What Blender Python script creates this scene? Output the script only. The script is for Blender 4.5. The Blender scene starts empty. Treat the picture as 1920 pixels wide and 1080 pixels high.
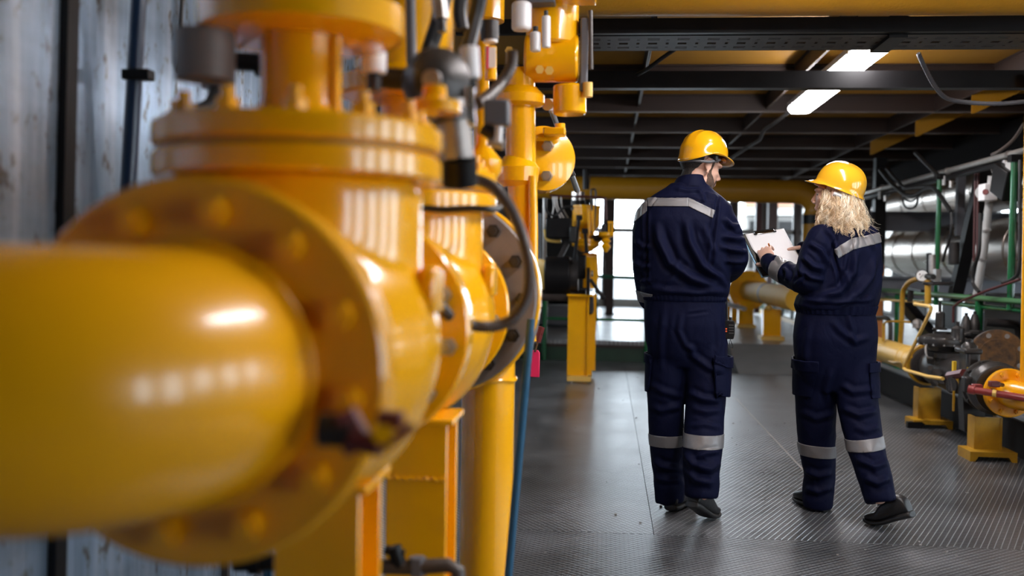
import bpy, bmesh, math, random
import numpy as np
from mathutils import Vector, Matrix, noise
random.seed(7)
SC = bpy.context.scene
COL = SC.collection
PI = math.pi
V = Vector
F = 1867.0
EYE = V((0, 0, 1.2))
CAMROT = Matrix.Rotation(math.radians(5.42), 3, 'Z') @ Matrix.Rotation(math.radians(90 - 1.61), 3, 'X') @ Matrix.Rotation(math.radians(0.9), 3, 'Z')

def ray(px, py):
    return CAMROT @ V(((px - 960) / F, -(py - 540) / F, -1))
def P(px, py, y):
    d = ray(px, py); return EYE + d * (y / d.y)
def PZ(px, py, z):
    d = ray(px, py); return EYE + d * ((z - 1.2) / d.z)
def PX(px, py, x):
    d = ray(px, py); return EYE + d * (x / d.x)
_CR = np.array(CAMROT)
def proj_np(co):
    q = (co - np.array(EYE)) @ _CR
    return np.stack([960 + F * q[:, 0] / -q[:, 2], 540 - F * q[:, 1] / -q[:, 2]], 1)

# ------------------------------------------------------------------ materials
MATS = {}
def mat(name, col, rough=.5, metal=0.0, coat=0.0, emit=None, strength=0, bump=0, bscale=20, var=0, vscale=6, var_col=None, stretch=(1, 1, 1), sheen=0, spec=.5, rvar=0):
    m = bpy.data.materials.new(name); m.use_nodes = True
    nt = m.node_tree; b = nt.nodes['Principled BSDF']
    b.inputs['Base Color'].default_value = (*col, 1)
    b.inputs['Roughness'].default_value = rough
    b.inputs['Metallic'].default_value = metal
    b.inputs['Coat Weight'].default_value = coat
    b.inputs['Specular IOR Level'].default_value = spec
    if sheen:
        b.inputs['Sheen Weight'].default_value = sheen; b.inputs['Sheen Roughness'].default_value = .5
    if emit:
        b.inputs['Emission Color'].default_value = (*emit, 1); b.inputs['Emission Strength'].default_value = strength
    if bump or var or rvar:
        tc = nt.nodes.new('ShaderNodeTexCoord'); mp = nt.nodes.new('ShaderNodeMapping')
        mp.inputs['Scale'].default_value = stretch
        nt.links.new(tc.outputs['Object'], mp.inputs['Vector'])
    if var or rvar:
        n = nt.nodes.new('ShaderNodeTexNoise'); n.inputs['Scale'].default_value = vscale; n.inputs['Detail'].default_value = 6
        n.inputs['Roughness'].default_value = .6
        nt.links.new(mp.outputs['Vector'], n.inputs['Vector'])
        r = nt.nodes.new('ShaderNodeValToRGB')
        r.color_ramp.elements[0].position = .38; r.color_ramp.elements[1].position = .66
        nt.links.new(n.outputs['Fac'], r.inputs['Fac'])
        if var:
            vc = var_col or tuple(c * .45 for c in col)
            mx = nt.nodes.new('ShaderNodeMix'); mx.data_type = 'RGBA'
            mx.inputs[6].default_value = (*col, 1); mx.inputs[7].default_value = (*vc, 1)
            ml = nt.nodes.new('ShaderNodeMath'); ml.operation = 'MULTIPLY'; ml.inputs[1].default_value = var
            nt.links.new(r.outputs['Color'], ml.inputs[0]); nt.links.new(ml.outputs[0], mx.inputs[0])
            nt.links.new(mx.outputs[2], b.inputs['Base Color'])
        if rvar:
            mr = nt.nodes.new('ShaderNodeMapRange'); mr.inputs['To Min'].default_value = rough; mr.inputs['To Max'].default_value = rough + rvar
            nt.links.new(r.outputs['Color'], mr.inputs['Value']); nt.links.new(mr.outputs[0], b.inputs['Roughness'])
    if bump:
        n2 = nt.nodes.new('ShaderNodeTexNoise'); n2.inputs['Scale'].default_value = bscale; n2.inputs['Detail'].default_value = 4
        nt.links.new(mp.outputs['Vector'], n2.inputs['Vector'])
        bp = nt.nodes.new('ShaderNodeBump'); bp.inputs['Strength'].default_value = bump; bp.inputs['Distance'].default_value = .01
        nt.links.new(n2.outputs['Fac'], bp.inputs['Height']); nt.links.new(bp.outputs['Normal'], b.inputs['Normal'])
    MATS[name] = m
    return m

YEL = (.95, .412, .002)
mat('yellow_paint', YEL, .27, coat=.3, bump=.10, bscale=9, var=.25, vscale=3, var_col=(.62, .30, .003))
mat('yellow_gloss', (.95, .438, .002), .2, coat=.4, bump=.06, bscale=14, var=.15, vscale=5, var_col=(.66, .33, .003))
mat('yellow_dirty', (.44, .23, .006), .42, var=.75, vscale=7, var_col=(.25, .12, .01), bump=.15, bscale=30)
mat('yellow_pale', (.80, .50, .12), .38, var=.3, vscale=5, var_col=(.62, .36, .07), bump=.08, bscale=20)
mat('yellow_matt', (.85, .45, .04), .62, var=.3, vscale=5, var_col=(.66, .36, .05), spec=.25)
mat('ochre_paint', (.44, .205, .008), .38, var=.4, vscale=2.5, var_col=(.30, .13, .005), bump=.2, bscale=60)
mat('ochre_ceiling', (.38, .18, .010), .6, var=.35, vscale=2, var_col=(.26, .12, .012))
mat('brown_steel', (.036, .019, .014), .55, var=.5, vscale=4, var_col=(.022, .013, .011))
mat('beam_edge', (.16, .13, .115), .35, metal=.4)
mat('black_steel', (.0055, .005, .0055), .42, var=.3, vscale=8, var_col=(.016, .014, .014), spec=.22)
mat('galvanised', (.62, .60, .57), .36, metal=.8, var=.3, vscale=9)
mat('column_brown', (.11, .068, .062), .55, var=.3, vscale=4)
mat('tray_grey', (.085, .08, .078), .5, metal=.4, var=.4, vscale=9)
mat('black_rubber', (.014, .013, .013), .5, bump=.1, bscale=60)
mat('hose_brown', (.055, .04, .034), .42, bump=.15, bscale=80)
mat('dark_iron', (.034, .029, .028), .45, metal=.35, var=.5, vscale=14, bump=.2, bscale=40)
mat('grey_iron', (.062, .056, .053), .36, metal=.5, var=.45, vscale=10, bump=.15, bscale=40)
mat('gasket_grey', (.20, .165, .15), .55, metal=.2, var=.35, vscale=9)
mat('steel', (.50, .47, .45), .28, metal=.9, var=.3, vscale=12)
mat('steel_dull', (.42, .39, .37), .42, metal=.8, var=.4, vscale=16, bump=.1, bscale=60)
mat('chrome', (.72, .70, .70), .12, metal=1)
mat('cladding', (.42, .355, .30), .25, metal=.95, var=.35, vscale=2.5, var_col=(.36, .31, .27), stretch=(3, .25, 3), bump=.05, bscale=6, rvar=.15)
mat('cladding_cool', (.45, .46, .48), .36, metal=.9, var=.35, vscale=3)
mat('grey_beam', (.12, .12, .135), .5, var=.3, vscale=5)
mat('dark_duct', (.012, .010, .010), .9, spec=.1)
mat('ramp_steel', (.20, .20, .205), .6, var=.3, vscale=3, bump=.2, bscale=40)
mat('green_paint', (.009, .11, .034), .25, coat=.4, var=.3, vscale=8)
mat('green_dark', (.018, .05, .028), .5, var=.5, vscale=5)
mat('green_pale', (.05, .15, .055), .35, coat=.3, var=.4, vscale=7, var_col=(.05, .16, .05))
mat('blue_paint', (.012, .085, .17), .35, coat=.3, var=.3, vscale=9)
mat('blue_dark', (.006, .022, .06), .35, coat=.2)
mat('red_paint', (.32, .035, .03), .35, coat=.2, var=.4, vscale=12, var_col=(.12, .02, .02))
mat('red_dark', (.14, .022, .02), .4, var=.4, vscale=14)
mat('red_tag', (.75, .02, .10), .4)
mat('maroon', (.07, .016, .016), .45)
mat('white_paint', (.46, .45, .44), .35, var=.25, vscale=6)
mat('white_plastic', (.85, .82, .82), .3)
mat('rust', (.17, .075, .018), .75, var=.95, vscale=13, var_col=(.022, .014, .010), bump=.5, bscale=40)
mat('orange_paint', (.55, .16, .02), .4)
mat('window_frame', (.16, .15, .14), .5)
mat('green_frame', (.03, .22, .12), .4)
mat('brick', (.32, .16, .10), .8, var=.4, vscale=5)
mat('render_wall', (.42, .40, .37), .8, var=.3, vscale=3)
mat('dark_wall', (.030, .028, .028), .8, var=.4, vscale=2)
mat('concrete', (.09, .088, .088), .75, var=.4, vscale=3)
mat('lamp_glow', (.9, .9, .9), .4, emit=(1.0, .97, .99), strength=58)
mat('lamp_body', (.55, .55, .55), .4)
mat('helmet_yellow', (.82, .385, .006), .16, coat=.7, spec=.6)
mat('helmet_yellow_pale', (.86, .44, .02), .18, coat=.7, spec=.6)
mat('skin', (.60, .34, .245), .48, var=.25, vscale=30, var_col=(.52, .25, .17))
mat('skin_pale', (.68, .42, .32), .46, var=.25, vscale=30, var_col=(.60, .32, .24))
mat('hair_dark', (.022, .014, .010), .55, bump=.7, bscale=220)
mat('beard_dark', (.10, .055, .036), .6, bump=.8, bscale=260)
mat('strap_grey', (.10, .10, .105), .5)
mat('strip_silver', (.185, .178, .182), .42, metal=.15, bump=.08, bscale=60)
mat('shoe_black', (.012, .0115, .0125), .42, bump=.15, bscale=90)
mat('sole_black', (.016, .015, .015), .45)
mat('sole_gloss', (.05, .045, .045), .25)
mat('paper', (.88, .87, .88), .6)
mat('paper_blue', (.30, .52, .72), .6)
mat('board_dark', (.05, .05, .045), .5, var=.6, vscale=90, var_col=(.16, .15, .12))
mat('radio_black', (.013, .013, .014), .4)
mat('orange_mark', (.8, .12, .03), .5)
mat('dial_white', (.8, .78, .76), .4)
mat('eye_white', (.55, .5, .47), .2)
mat('yellow_label', (.85, .55, .02), .5)
mat('grit', (.30, .29, .28), .8)

def fabric(name, col):
    m = mat(name, col, .68, spec=.08)
    nt = m.node_tree; b = nt.nodes['Principled BSDF']
    tc = nt.nodes.new('ShaderNodeTexCoord')
    n1 = nt.nodes.new('ShaderNodeTexNoise'); n1.inputs['Scale'].default_value = 11; n1.inputs['Detail'].default_value = 5; n1.inputs['Distortion'].default_value = 1.2
    mp = nt.nodes.new('ShaderNodeMapping'); mp.inputs['Scale'].default_value = (1.0, 1.0, .6)
    nt.links.new(tc.outputs['Object'], mp.inputs['Vector']); nt.links.new(mp.outputs['Vector'], n1.inputs['Vector'])
    n2 = nt.nodes.new('ShaderNodeTexNoise'); n2.inputs['Scale'].default_value = 700
    nt.links.new(tc.outputs['Object'], n2.inputs['Vector'])
    b1 = nt.nodes.new('ShaderNodeBump'); b1.inputs['Strength'].default_value = .22; b1.inputs['Distance'].default_value = .03
    b2 = nt.nodes.new('ShaderNodeBump'); b2.inputs['Strength'].default_value = .12; b2.inputs['Distance'].default_value = .002
    nt.links.new(n1.outputs['Fac'], b1.inputs['Height']); nt.links.new(n2.outputs['Fac'], b2.inputs['Height'])
    nt.links.new(b1.outputs['Normal'], b2.inputs['Normal']); nt.links.new(b2.outputs['Normal'], b.inputs['Normal'])
fabric('navy', (.0038, .0050, .021))

def hair_mat():
    m = mat('hair_blond', (.72, .50, .28), .42, spec=.4)
    nt = m.node_tree; b = nt.nodes['Principled BSDF']
    at = nt.nodes.new('ShaderNodeAttribute'); at.attribute_name = 'shade'
    r = nt.nodes.new('ShaderNodeValToRGB')
    r.color_ramp.elements[0].color = (.42, .25, .12, 1); r.color_ramp.elements[1].color = (1.0, .90, .74, 1)
    e = r.color_ramp.elements.new(.45); e.color = (.84, .62, .37, 1)
    nt.links.new(at.outputs['Fac'], r.inputs['Fac']); nt.links.new(r.outputs['Color'], b.inputs['Base Color'])
hair_mat()

def tread(name, ang, cell=(.030, .017), base=(.088, .091, .100), rib=(.37, .38, .40)):
    """raised diamond mesh pattern of the floor plates, in object coordinates"""
    m = bpy.data.materials.new(name); m.use_nodes = True; nt = m.node_tree; b = nt.nodes['Principled BSDF']
    L = nt.links.new
    def mth(op, a, bb=None, c=None):
        n = nt.nodes.new('ShaderNodeMath'); n.operation = op
        for i, x in enumerate((a, bb, c)):
            if x is None: continue
            if isinstance(x, (int, float)): n.inputs[i].default_value = x
            else: L(x, n.inputs[i])
        return n.outputs[0]
    tc = nt.nodes.new('ShaderNodeTexCoord'); mp = nt.nodes.new('ShaderNodeMapping')
    mp.inputs['Rotation'].default_value = (0, 0, ang)
    L(tc.outputs['Object'], mp.inputs['Vector'])
    s = nt.nodes.new('ShaderNodeSeparateXYZ'); L(mp.outputs['Vector'], s.inputs[0])
    u = mth('MULTIPLY', s.outputs[0], 1 / cell[0]); v = mth('MULTIPLY', s.outputs[1], 1 / cell[1])
    a = mth('ABSOLUTE', mth('SUBTRACT', mth('FRACT', mth('ADD', u, v)), .5))
    c = mth('ABSOLUTE', mth('SUBTRACT', mth('FRACT', mth('SUBTRACT', u, v)), .5))
    d = mth('MINIMUM', a, c)
    mr = nt.nodes.new('ShaderNodeMapRange'); mr.interpolation_type = 'SMOOTHSTEP'
    mr.inputs['From Min'].default_value = .035; mr.inputs['From Max'].default_value = .12; mr.inputs['To Min'].default_value = 1; mr.inputs['To Max'].default_value = 0
    L(d, mr.inputs['Value'])
    n = nt.nodes.new('ShaderNodeTexNoise'); n.inputs['Scale'].default_value = 2.2; n.inputs['Detail'].default_value = 7; n.inputs['Roughness'].default_value = .65
    L(tc.outputs['Object'], n.inputs['Vector'])
    cr = nt.nodes.new('ShaderNodeValToRGB'); cr.color_ramp.elements[0].position = .35; cr.color_ramp.elements[1].position = .7
    cr.color_ramp.elements[0].color = (.55, .55, .55, 1); cr.color_ramp.elements[1].color = (1.25, 1.25, 1.25, 1)
    L(n.outputs['Fac'], cr.inputs['Fac'])
    mx = nt.nodes.new('ShaderNodeMix'); mx.data_type = 'RGBA'; mx.inputs[6].default_value = (*base, 1); mx.inputs[7].default_value = (*rib, 1)
    L(mr.outputs[0], mx.inputs[0])
    mu = nt.nodes.new('ShaderNodeMix'); mu.data_type = 'RGBA'; mu.blend_type = 'MULTIPLY'; mu.inputs[0].default_value = 1
    L(mx.outputs[2], mu.inputs[6]); L(cr.outputs['Color'], mu.inputs[7]); L(mu.outputs[2], b.inputs['Base Color'])
    bp = nt.nodes.new('ShaderNodeBump'); bp.inputs['Strength'].default_value = .8; bp.inputs['Distance'].default_value = .004
    L(mr.outputs[0], bp.inputs['Height']); L(bp.outputs['Normal'], b.inputs['Normal'])
    b.inputs['Metallic'].default_value = .5
    rr = nt.nodes.new('ShaderNodeMapRange'); rr.inputs['To Min'].default_value = .22; rr.inputs['To Max'].default_value = .42
    L(n.outputs['Fac'], rr.inputs['Value']); L(rr.outputs[0], b.inputs['Roughness'])
    MATS[name] = m
tread('tread_near', .0, (.038, .031))
tread('tread_left', .42, (.050, .029))
tread('tread_right', -.60, (.050, .029))
tread('tread_far', .1, (.05, .05), base=(.26, .26, .265), rib=(.48, .48, .49))
def wall_panel():
    m = mat('wall_panel', (.40, .45, .52), .30, metal=.65)
    nt = m.node_tree; b = nt.nodes['Principled BSDF']; L = nt.links.new
    tc = nt.nodes.new('ShaderNodeTexCoord')
    def nz(scale, st, det=6):
        mp = nt.nodes.new('ShaderNodeMapping'); mp.inputs['Scale'].default_value = st; L(tc.outputs['Object'], mp.inputs['Vector'])
        n = nt.nodes.new('ShaderNodeTexNoise'); n.inputs['Scale'].default_value = scale; n.inputs['Detail'].default_value = det; n.inputs['Roughness'].default_value = .65
        L(mp.outputs['Vector'], n.inputs['Vector']); return n.outputs['Fac']
    st = nz(9, (1, 2.2, .12)); bl = nz(2.3, (1, 1, .6)); sp = nz(26, (1, 1, .5), 3)
    def ramp(f, stops):
        r = nt.nodes.new('ShaderNodeValToRGB')
        r.color_ramp.elements[0].position, r.color_ramp.elements[0].color = stops[0]
        r.color_ramp.elements[1].position, r.color_ramp.elements[1].color = stops[-1]
        for p, c in stops[1:-1]:
            e = r.color_ramp.elements.new(p); e.color = c
        L(f, r.inputs['Fac']); return r.outputs['Color']
    c1 = ramp(st, [(.25, (.25, .36, .50, 1)), (.5, (.42, .56, .74, 1)), (.72, (.70, .81, .95, 1))])
    c2 = ramp(bl, [(.38, (1, 1, 1, 1)), (.62, (.84, .82, .81, 1))])
    c3 = ramp(sp, [(.33, (.45, .33, .24, 1)), (.43, (1, 1, 1, 1))])
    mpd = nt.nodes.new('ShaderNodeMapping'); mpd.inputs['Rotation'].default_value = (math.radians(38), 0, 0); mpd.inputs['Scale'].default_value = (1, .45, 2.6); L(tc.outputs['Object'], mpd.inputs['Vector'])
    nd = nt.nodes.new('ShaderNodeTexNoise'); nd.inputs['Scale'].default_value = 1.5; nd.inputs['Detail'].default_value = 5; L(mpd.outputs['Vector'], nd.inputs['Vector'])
    c4 = ramp(nd.outputs['Fac'], [(.40, (.76, .75, .74, 1)), (.52, (1, 1, 1, 1))])  # diagonal bands of falling light, painted into the panel colour
    x = c1
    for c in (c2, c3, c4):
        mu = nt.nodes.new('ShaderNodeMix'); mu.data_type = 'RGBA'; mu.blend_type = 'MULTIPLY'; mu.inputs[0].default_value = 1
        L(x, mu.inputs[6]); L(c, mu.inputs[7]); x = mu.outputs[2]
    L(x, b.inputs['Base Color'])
    bp = nt.nodes.new('ShaderNodeBump'); bp.inputs['Strength'].default_value = .5; bp.inputs['Distance'].default_value = .02
    L(bl, bp.inputs['Height']); L(bp.outputs['Normal'], b.inputs['Normal'])
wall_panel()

# ------------------------------------------------------------------ object helpers
WM = {}
def link(o, parent=None, loc=None):
    COL.objects.link(o)
    loc = V(loc) if loc is not None else V((0, 0, 0))
    if parent is not None:
        o.parent = parent
        o.location = loc - WM[parent.name]
        WM[o.name] = loc
    else:
        o.location = loc; WM[o.name] = loc
    return o
def tag(o, label=None, cat=None, group=None, kind=None):
    if label: o['label'] = label
    if cat: o['category'] = cat
    if group: o['group'] = group
    if kind: o['kind'] = kind
    return o
def T(name, label, cat, loc, group=None):
    o = bpy.data.objects.new(name, None); o.empty_display_size = .05
    link(o, None, loc)
    return tag(o, label, cat, group)
def dup(root, delta, label=None, group=None):
    """copy a thing with its parts and sub-parts"""
    def kids(o): return [c for c in list(bpy.data.objects) if c.parent == o]
    r = root.copy(); COL.objects.link(r); r.location = root.location + V(delta)
    WM[r.name] = WM[root.name] + V(delta)
    if label: r['label'] = label
    if group: r['group'] = group
    def rec(src, dst):
        for ch in kids(src):
            c = ch.copy(); COL.objects.link(c); c.parent = dst
            rec(ch, c)
    rec(root, r)
    return r

def frame_for(d):
    d = d.normalized()
    up = V((0, 0, 1)) if abs(d.z) < .95 else V((0, 1, 0))
    u = d.cross(up).normalized(); w = u.cross(d).normalized()
    return u, w, d

class MB:
    def __init__(s): s.bm = bmesh.new()
    def ring(s, c, u, w, ru, rw, n, ph=0, ex=2):
        out = []
        for i in range(n):
            a = 2 * PI * i / n + ph
            ca, sa = math.cos(a), math.sin(a)
            if ex != 2:
                ca = math.copysign(abs(ca) ** (2 / ex), ca); sa = math.copysign(abs(sa) ** (2 / ex), sa)
            out.append(s.bm.verts.new(c + u * (ru * ca) + w * (rw * sa)))
        return out
    def skin(s, rings, close=False, caps=True):
        n = len(rings[0])
        m = len(rings)
        for k in range(m if close else m - 1):
            a, b = rings[k], rings[(k + 1) % m]
            for i in range(n):
                s.bm.faces.new((a[i], a[(i + 1) % n], b[(i + 1) % n], b[i]))
        if caps and not close:
            s.bm.faces.new(rings[0][::-1]); s.bm.faces.new(rings[-1])
    def rod(s, a, b, r, r2=None, n=20, caps=True, ph=0):
        a, b = V(a), V(b); u, w, d = frame_for(b - a)
        s.skin([s.ring(a, u, w, r, r, n, ph), s.ring(b, u, w, r if r2 is None else r2, r if r2 is None else r2, n, ph)], caps=caps)
        return s
    def hexa(s, a, b, r): return s.rod(a, b, r, n=6)
    def tube(s, pts, r, n=10, closed=False, sub=0, flat=1):
        pts = [V(p) for p in pts]
        rr = list(r) if isinstance(r, (list, tuple)) else [r] * len(pts)
        if sub:
            pts, rr = smooth_path(pts, rr, sub, closed)
        m = len(pts); rings = []; u = None
        for i in range(m):
            if closed: t = pts[(i + 1) % m] - pts[i - 1]
            else: t = pts[min(i + 1, m - 1)] - pts[max(i - 1, 0)]
            t.normalize()
            if u is None: u, w, _ = frame_for(t)
            else:
                u = (u - t * u.dot(t))
                if u.length < 1e-6: u, w, _ = frame_for(t)
                u.normalize()
            w = u.cross(t).normalized()
            rings.append(s.ring(pts[i], u, w, rr[i], rr[i] * flat, n))
        s.skin(rings, close=closed)
        return s
    def lathe(s, prof, o, axis, n=40, arc=None):
        o = V(o); u, w, d = frame_for(V(axis))
        rings = [s.ring(o + d * h, u, w, max(r, 1e-4), max(r, 1e-4), n) for r, h in prof]
        s.skin(rings); return s
    def box(s, c, size, rot=None):
        c = V(c); m = Matrix.Translation(c) @ (rot.to_4x4() if rot else Matrix.Identity(4)) @ Matrix.Diagonal((*size, 1))
        bmesh.ops.create_cube(s.bm, size=1, matrix=m); return s
    def beam(s, a, b, w, h, up=(0, 0, 1)):
        """rectangular bar from a to b, width w (sideways), height h"""
        a, b = V(a), V(b); d = (b - a); L = d.length; d.normalize()
        x = d.cross(V(up))
        if x.length < 1e-4: x = d.cross(V((0, 1, 0)))
        x.normalize(); z = x.cross(d)
        R = Matrix((x, d, z)).transposed()
        return s.box((a + b) / 2, (w, L, h), R)
    def ball(s, c, r, n=20, rot=None):
        r = (r, r, r) if isinstance(r, (int, float)) else r
        m = Matrix.Translation(V(c)) @ (rot.to_4x4() if rot else Matrix.Identity(4)) @ Matrix.Diagonal((*r, 1))
        bmesh.ops.create_uvsphere(s.bm, u_segments=n, v_segments=max(8, n // 2), radius=1, matrix=m); return s
    def prism(s, poly, o, u, v, t):
        """polygon in plane (u, v) at o extruded along t"""
        o, u, v, t = V(o), V(u), V(v), V(t)
        a = [s.bm.verts.new(o + u * x + v * y) for x, y in poly]; b = [s.bm.verts.new(o + u * x + v * y + t) for x, y in poly]
        n = len(poly)
        s.bm.faces.new(a[::-1]); s.bm.faces.new(b)
        for i in range(n): s.bm.faces.new((a[i], a[(i + 1) % n], b[(i + 1) % n], b[i]))
        return s
    def build(s, name, m, parent=None, sharp=35, bevel=0, loc=None, seg=2):
        bm = s.bm
        bmesh.ops.recalc_face_normals(bm, faces=bm.faces)
        if loc is None:
            if parent is not None: loc = WM[parent.name]
            else:
                co = [v.co for v in bm.verts]
                lo = V([min(c[i] for c in co) for i in range(3)]); hi = V([max(c[i] for c in co) for i in range(3)])
                loc = V(((lo.x + hi.x) / 2, (lo.y + hi.y) / 2, lo.z))
        loc = V(loc)
        bmesh.ops.translate(bm, verts=bm.verts, vec=-loc)
        me = bpy.data.meshes.new(name); bm.to_mesh(me); bm.free()
        me.materials.append(MATS[m])
        me.polygons.foreach_set('use_smooth', [True] * len(me.polygons))
        if sharp: me.set_sharp_from_angle(angle=math.radians(sharp))
        o = bpy.data.objects.new(name, me)
        link(o, parent, loc)
        if bevel:
            b = o.modifiers.new('bevel', 'BEVEL'); b.width = bevel; b.segments = seg; b.limit_method = 'ANGLE'; b.angle_limit = math.radians(40)
            b.harden_normals = False
        return o

def smooth_path(pts, rr, sub, closed=False):
    n = len(pts); op, orr = [], []
    rng = range(n if closed else n - 1)
    for i in rng:
        p0 = pts[i - 1] if (closed or i > 0) else pts[i]
        p1, p2 = pts[i], pts[(i + 1) % n]
        p3 = pts[(i + 2) % n] if (closed or i + 2 < n) else p2
        for k in range(sub):
            t = k / sub
            op.append(.5 * ((2 * p1) + (p2 - p0) * t + (2 * p0 - 5 * p1 + 4 * p2 - p3) * t * t + (3 * p1 - p0 - 3 * p2 + p3) * t ** 3))
            orr.append(rr[i] + (rr[(i + 1) % n] - rr[i]) * t)
    if not closed:
        op.append(pts[-1]); orr.append(rr[-1])
    return op, orr

def struct(mb, name, m, **k):
    return tag(mb.build(name, m, **k), kind='structure')
def one(mb, name, m, label, cat, group=None, **k):
    return tag(mb.build(name, m, **k), label, cat, group)

def flange(parent, c, axis, R, t, nb, rb, bs, m, mbolt, name='flange', bore=0, ends=(True, True), ph=0.0, hexr=None, studs=.6):
    """disc with its ring of bolts (sub-parts); bs = bolt circle radius"""
    c, d = V(c), V(axis).normalized(); u, w, _ = frame_for(d)
    e = min(.006, t * .2)
    fl = MB().lathe([(R - e, -t / 2), (R, -t / 2 + e), (R, t / 2 - e), (R - e, t / 2)], c, d, 64).build(name, m, parent)
    for i in range(nb if any(ends) else 0):
        a = 2 * PI * (i + .5) / nb + ph
        p = c + u * (bs * math.cos(a)) + w * (bs * math.sin(a))
        b = MB()
        for k, sg in enumerate((-1, 1)):
            if not ends[k]: continue
            q = p + d * (sg * t / 2)
            b.hexa(q - d * sg * .002, q + d * (sg * rb * 1.1), rb)
            b.rod(q, q + d * (sg * rb * (1.1 + studs)), rb * .55, n=12)
        if all(ends): b.rod(p - d * (t / 2), p + d * (t / 2), rb * .5, n=10)
        b.build('bolt', mbolt, fl, bevel=0)
    return fl
# ================================================================== the setting
XL, XR, YB, YF, ZC = -1.30, 5.3, -4.2, 21.0, 2.72
def slab(name, x0, x1, y0, y1, z0, z1, m, **k):
    return struct(MB().box(((x0 + x1) / 2, (y0 + y1) / 2, (z0 + z1) / 2), (x1 - x0, y1 - y0, z1 - z0)), name, m, **k)
g = .003
slab('floor', XL, 2.62, YB, 4.40 - g, -.06, 0, 'tread_near', loc=(0, 0, 0))
slab('floor', XL, .23 - g, 4.40, 12.0, -.06, 0, 'tread_left', loc=(0, 0, 0))
slab('floor', .23, 2.62, 4.40, 12.0, -.06, 0, 'tread_right', loc=(0, 0, 0))
slab('floor', 2.62, XR, YB, 12.0, -.06, -.002, 'concrete')
# white scuffed joint line between two plates
struct(MB().box((1.165, 7.2, .0005), (.012, 3.6, .001)), 'trim_1', 'steel_dull')
# raised platform beyond the corridor, with its dark green riser
slab('floor', XL - 2.5, XR, 12.0, YF + .2, .20, .25, 'tread_far', loc=(0, 0, 0))
slab('trim_2', XL - 2.5, XR, 12.0, 12.05, .165, .2, 'brown_steel')
slab('trim_3', XL - 2.5, XR, 12.02, 12.06, -.06, .165, 'green_dark')
# ramp up to the platform
mb = MB(); mb.prism([(11.0, 0.001), (12.0, .001), (12.0, .252)], (1.45, 0, 0), (0, 1, 0), (0, 0, 1), (.78, 0, 0))
struct(mb, 'floor_ramp', 'ramp_steel')
# kerb under the right hand pipes
slab('trim_4', 2.62, 2.68, YB, 12.0, -.06, .235, 'dark_wall')
slab('trim_5', 2.60, 2.70, YB, 12.0, .235, .245, 'grey_beam')

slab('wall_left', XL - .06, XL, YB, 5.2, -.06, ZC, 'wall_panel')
slab('wall_left', XL - .9, XL - .8, 5.2, 7.4, -.06, ZC + .1, 'dark_wall')
slab('wall_left', XL - .9, XL - .8, 11.6, YF, -.06, ZC + .1, 'dark_wall')
slab('wall_left', XL - .9, XL - .8, 7.4, 11.6, -.06, 1.85, 'dark_wall')
slab('wall_left', XL - .9, XL - .8, 7.4, 11.6, 2.3, ZC + .1, 'dark_wall')
w_ = tag(bpy.data.objects.new('window_40', None), kind='structure'); link(w_, None, (XL - .85, 9.5, 1.85))  # unseen window band, added to light the cross pipe and right rack
_f = MB()
for q in (7.42, 8.8, 10.2, 11.58): _f.box((XL - .85, q, 2.08), (.07, .05, .45))
for zz in (1.87, 2.28): _f.box((XL - .85, 9.5, zz), (.07, 4.2, .05))
_f.build('window_frame', 'window_frame', w_)
slab('wall_left', XL - .9, XL, 5.2, 5.26, -.06, ZC, 'dark_wall')
# dark joint and a lighter seam on the wall panels
one(MB().beam((XL + .012, 2.33, 3.0), (XL + .012, 2.22, 0), .05, .02, up=(1, 0, 0)), 'panel_joint_strip', 'black_steel', 'black strip over the joint of the blue grey wall panels left of the blue pole', 'cover strip')
one(MB().beam((XL + .01, 3.3, 2.7), (XL + .01, 3.3, 0), .025, .02, up=(1, 0, 0)), 'panel_joint_strip', 'hose_brown', 'thin brown strip on the wall panel joint right of the blue pole', 'cover strip')
slab('wall_back', XL - 1, XR + .1, YB - .1, YB, -.06, ZC + .1, 'dark_wall')
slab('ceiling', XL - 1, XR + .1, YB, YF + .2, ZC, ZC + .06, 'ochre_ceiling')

# right wall: dark below and above a long band of window bays
slab('wall_right', XR, XR + .1, YB, YF, -.06, .30, 'dark_wall')
slab('wall_right', XR, XR + .1, YB, YF, 2.25, ZC + .1, 'dark_wall')
slab('wall_right', XR, XR + .1, YB, -2.1, .30, 2.25, 'dark_wall')
yy = -2.1; k = 0
while yy < 20.5:
    k += 1
    y1 = yy + .80
    w = tag(bpy.data.objects.new('window_%d' % k, None), kind='structure'); link(w, None, (XR + .05, yy, .3))
    f = MB()
    for zz in (.32, 1.27, 2.23): f.box((XR + .05, (yy + y1) / 2, zz), (.07, .80, .05))
    for q in (yy + .02, y1 - .02): f.box((XR + .05, q, 1.275), (.06, .04, 1.9))
    f.build('window_frame', 'window_frame', w)
    slab('wall_right', XR, XR + .1, y1, min(y1 + .62, YF), .30, 2.25, 'dark_wall')
    yy = y1 + .62

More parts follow.
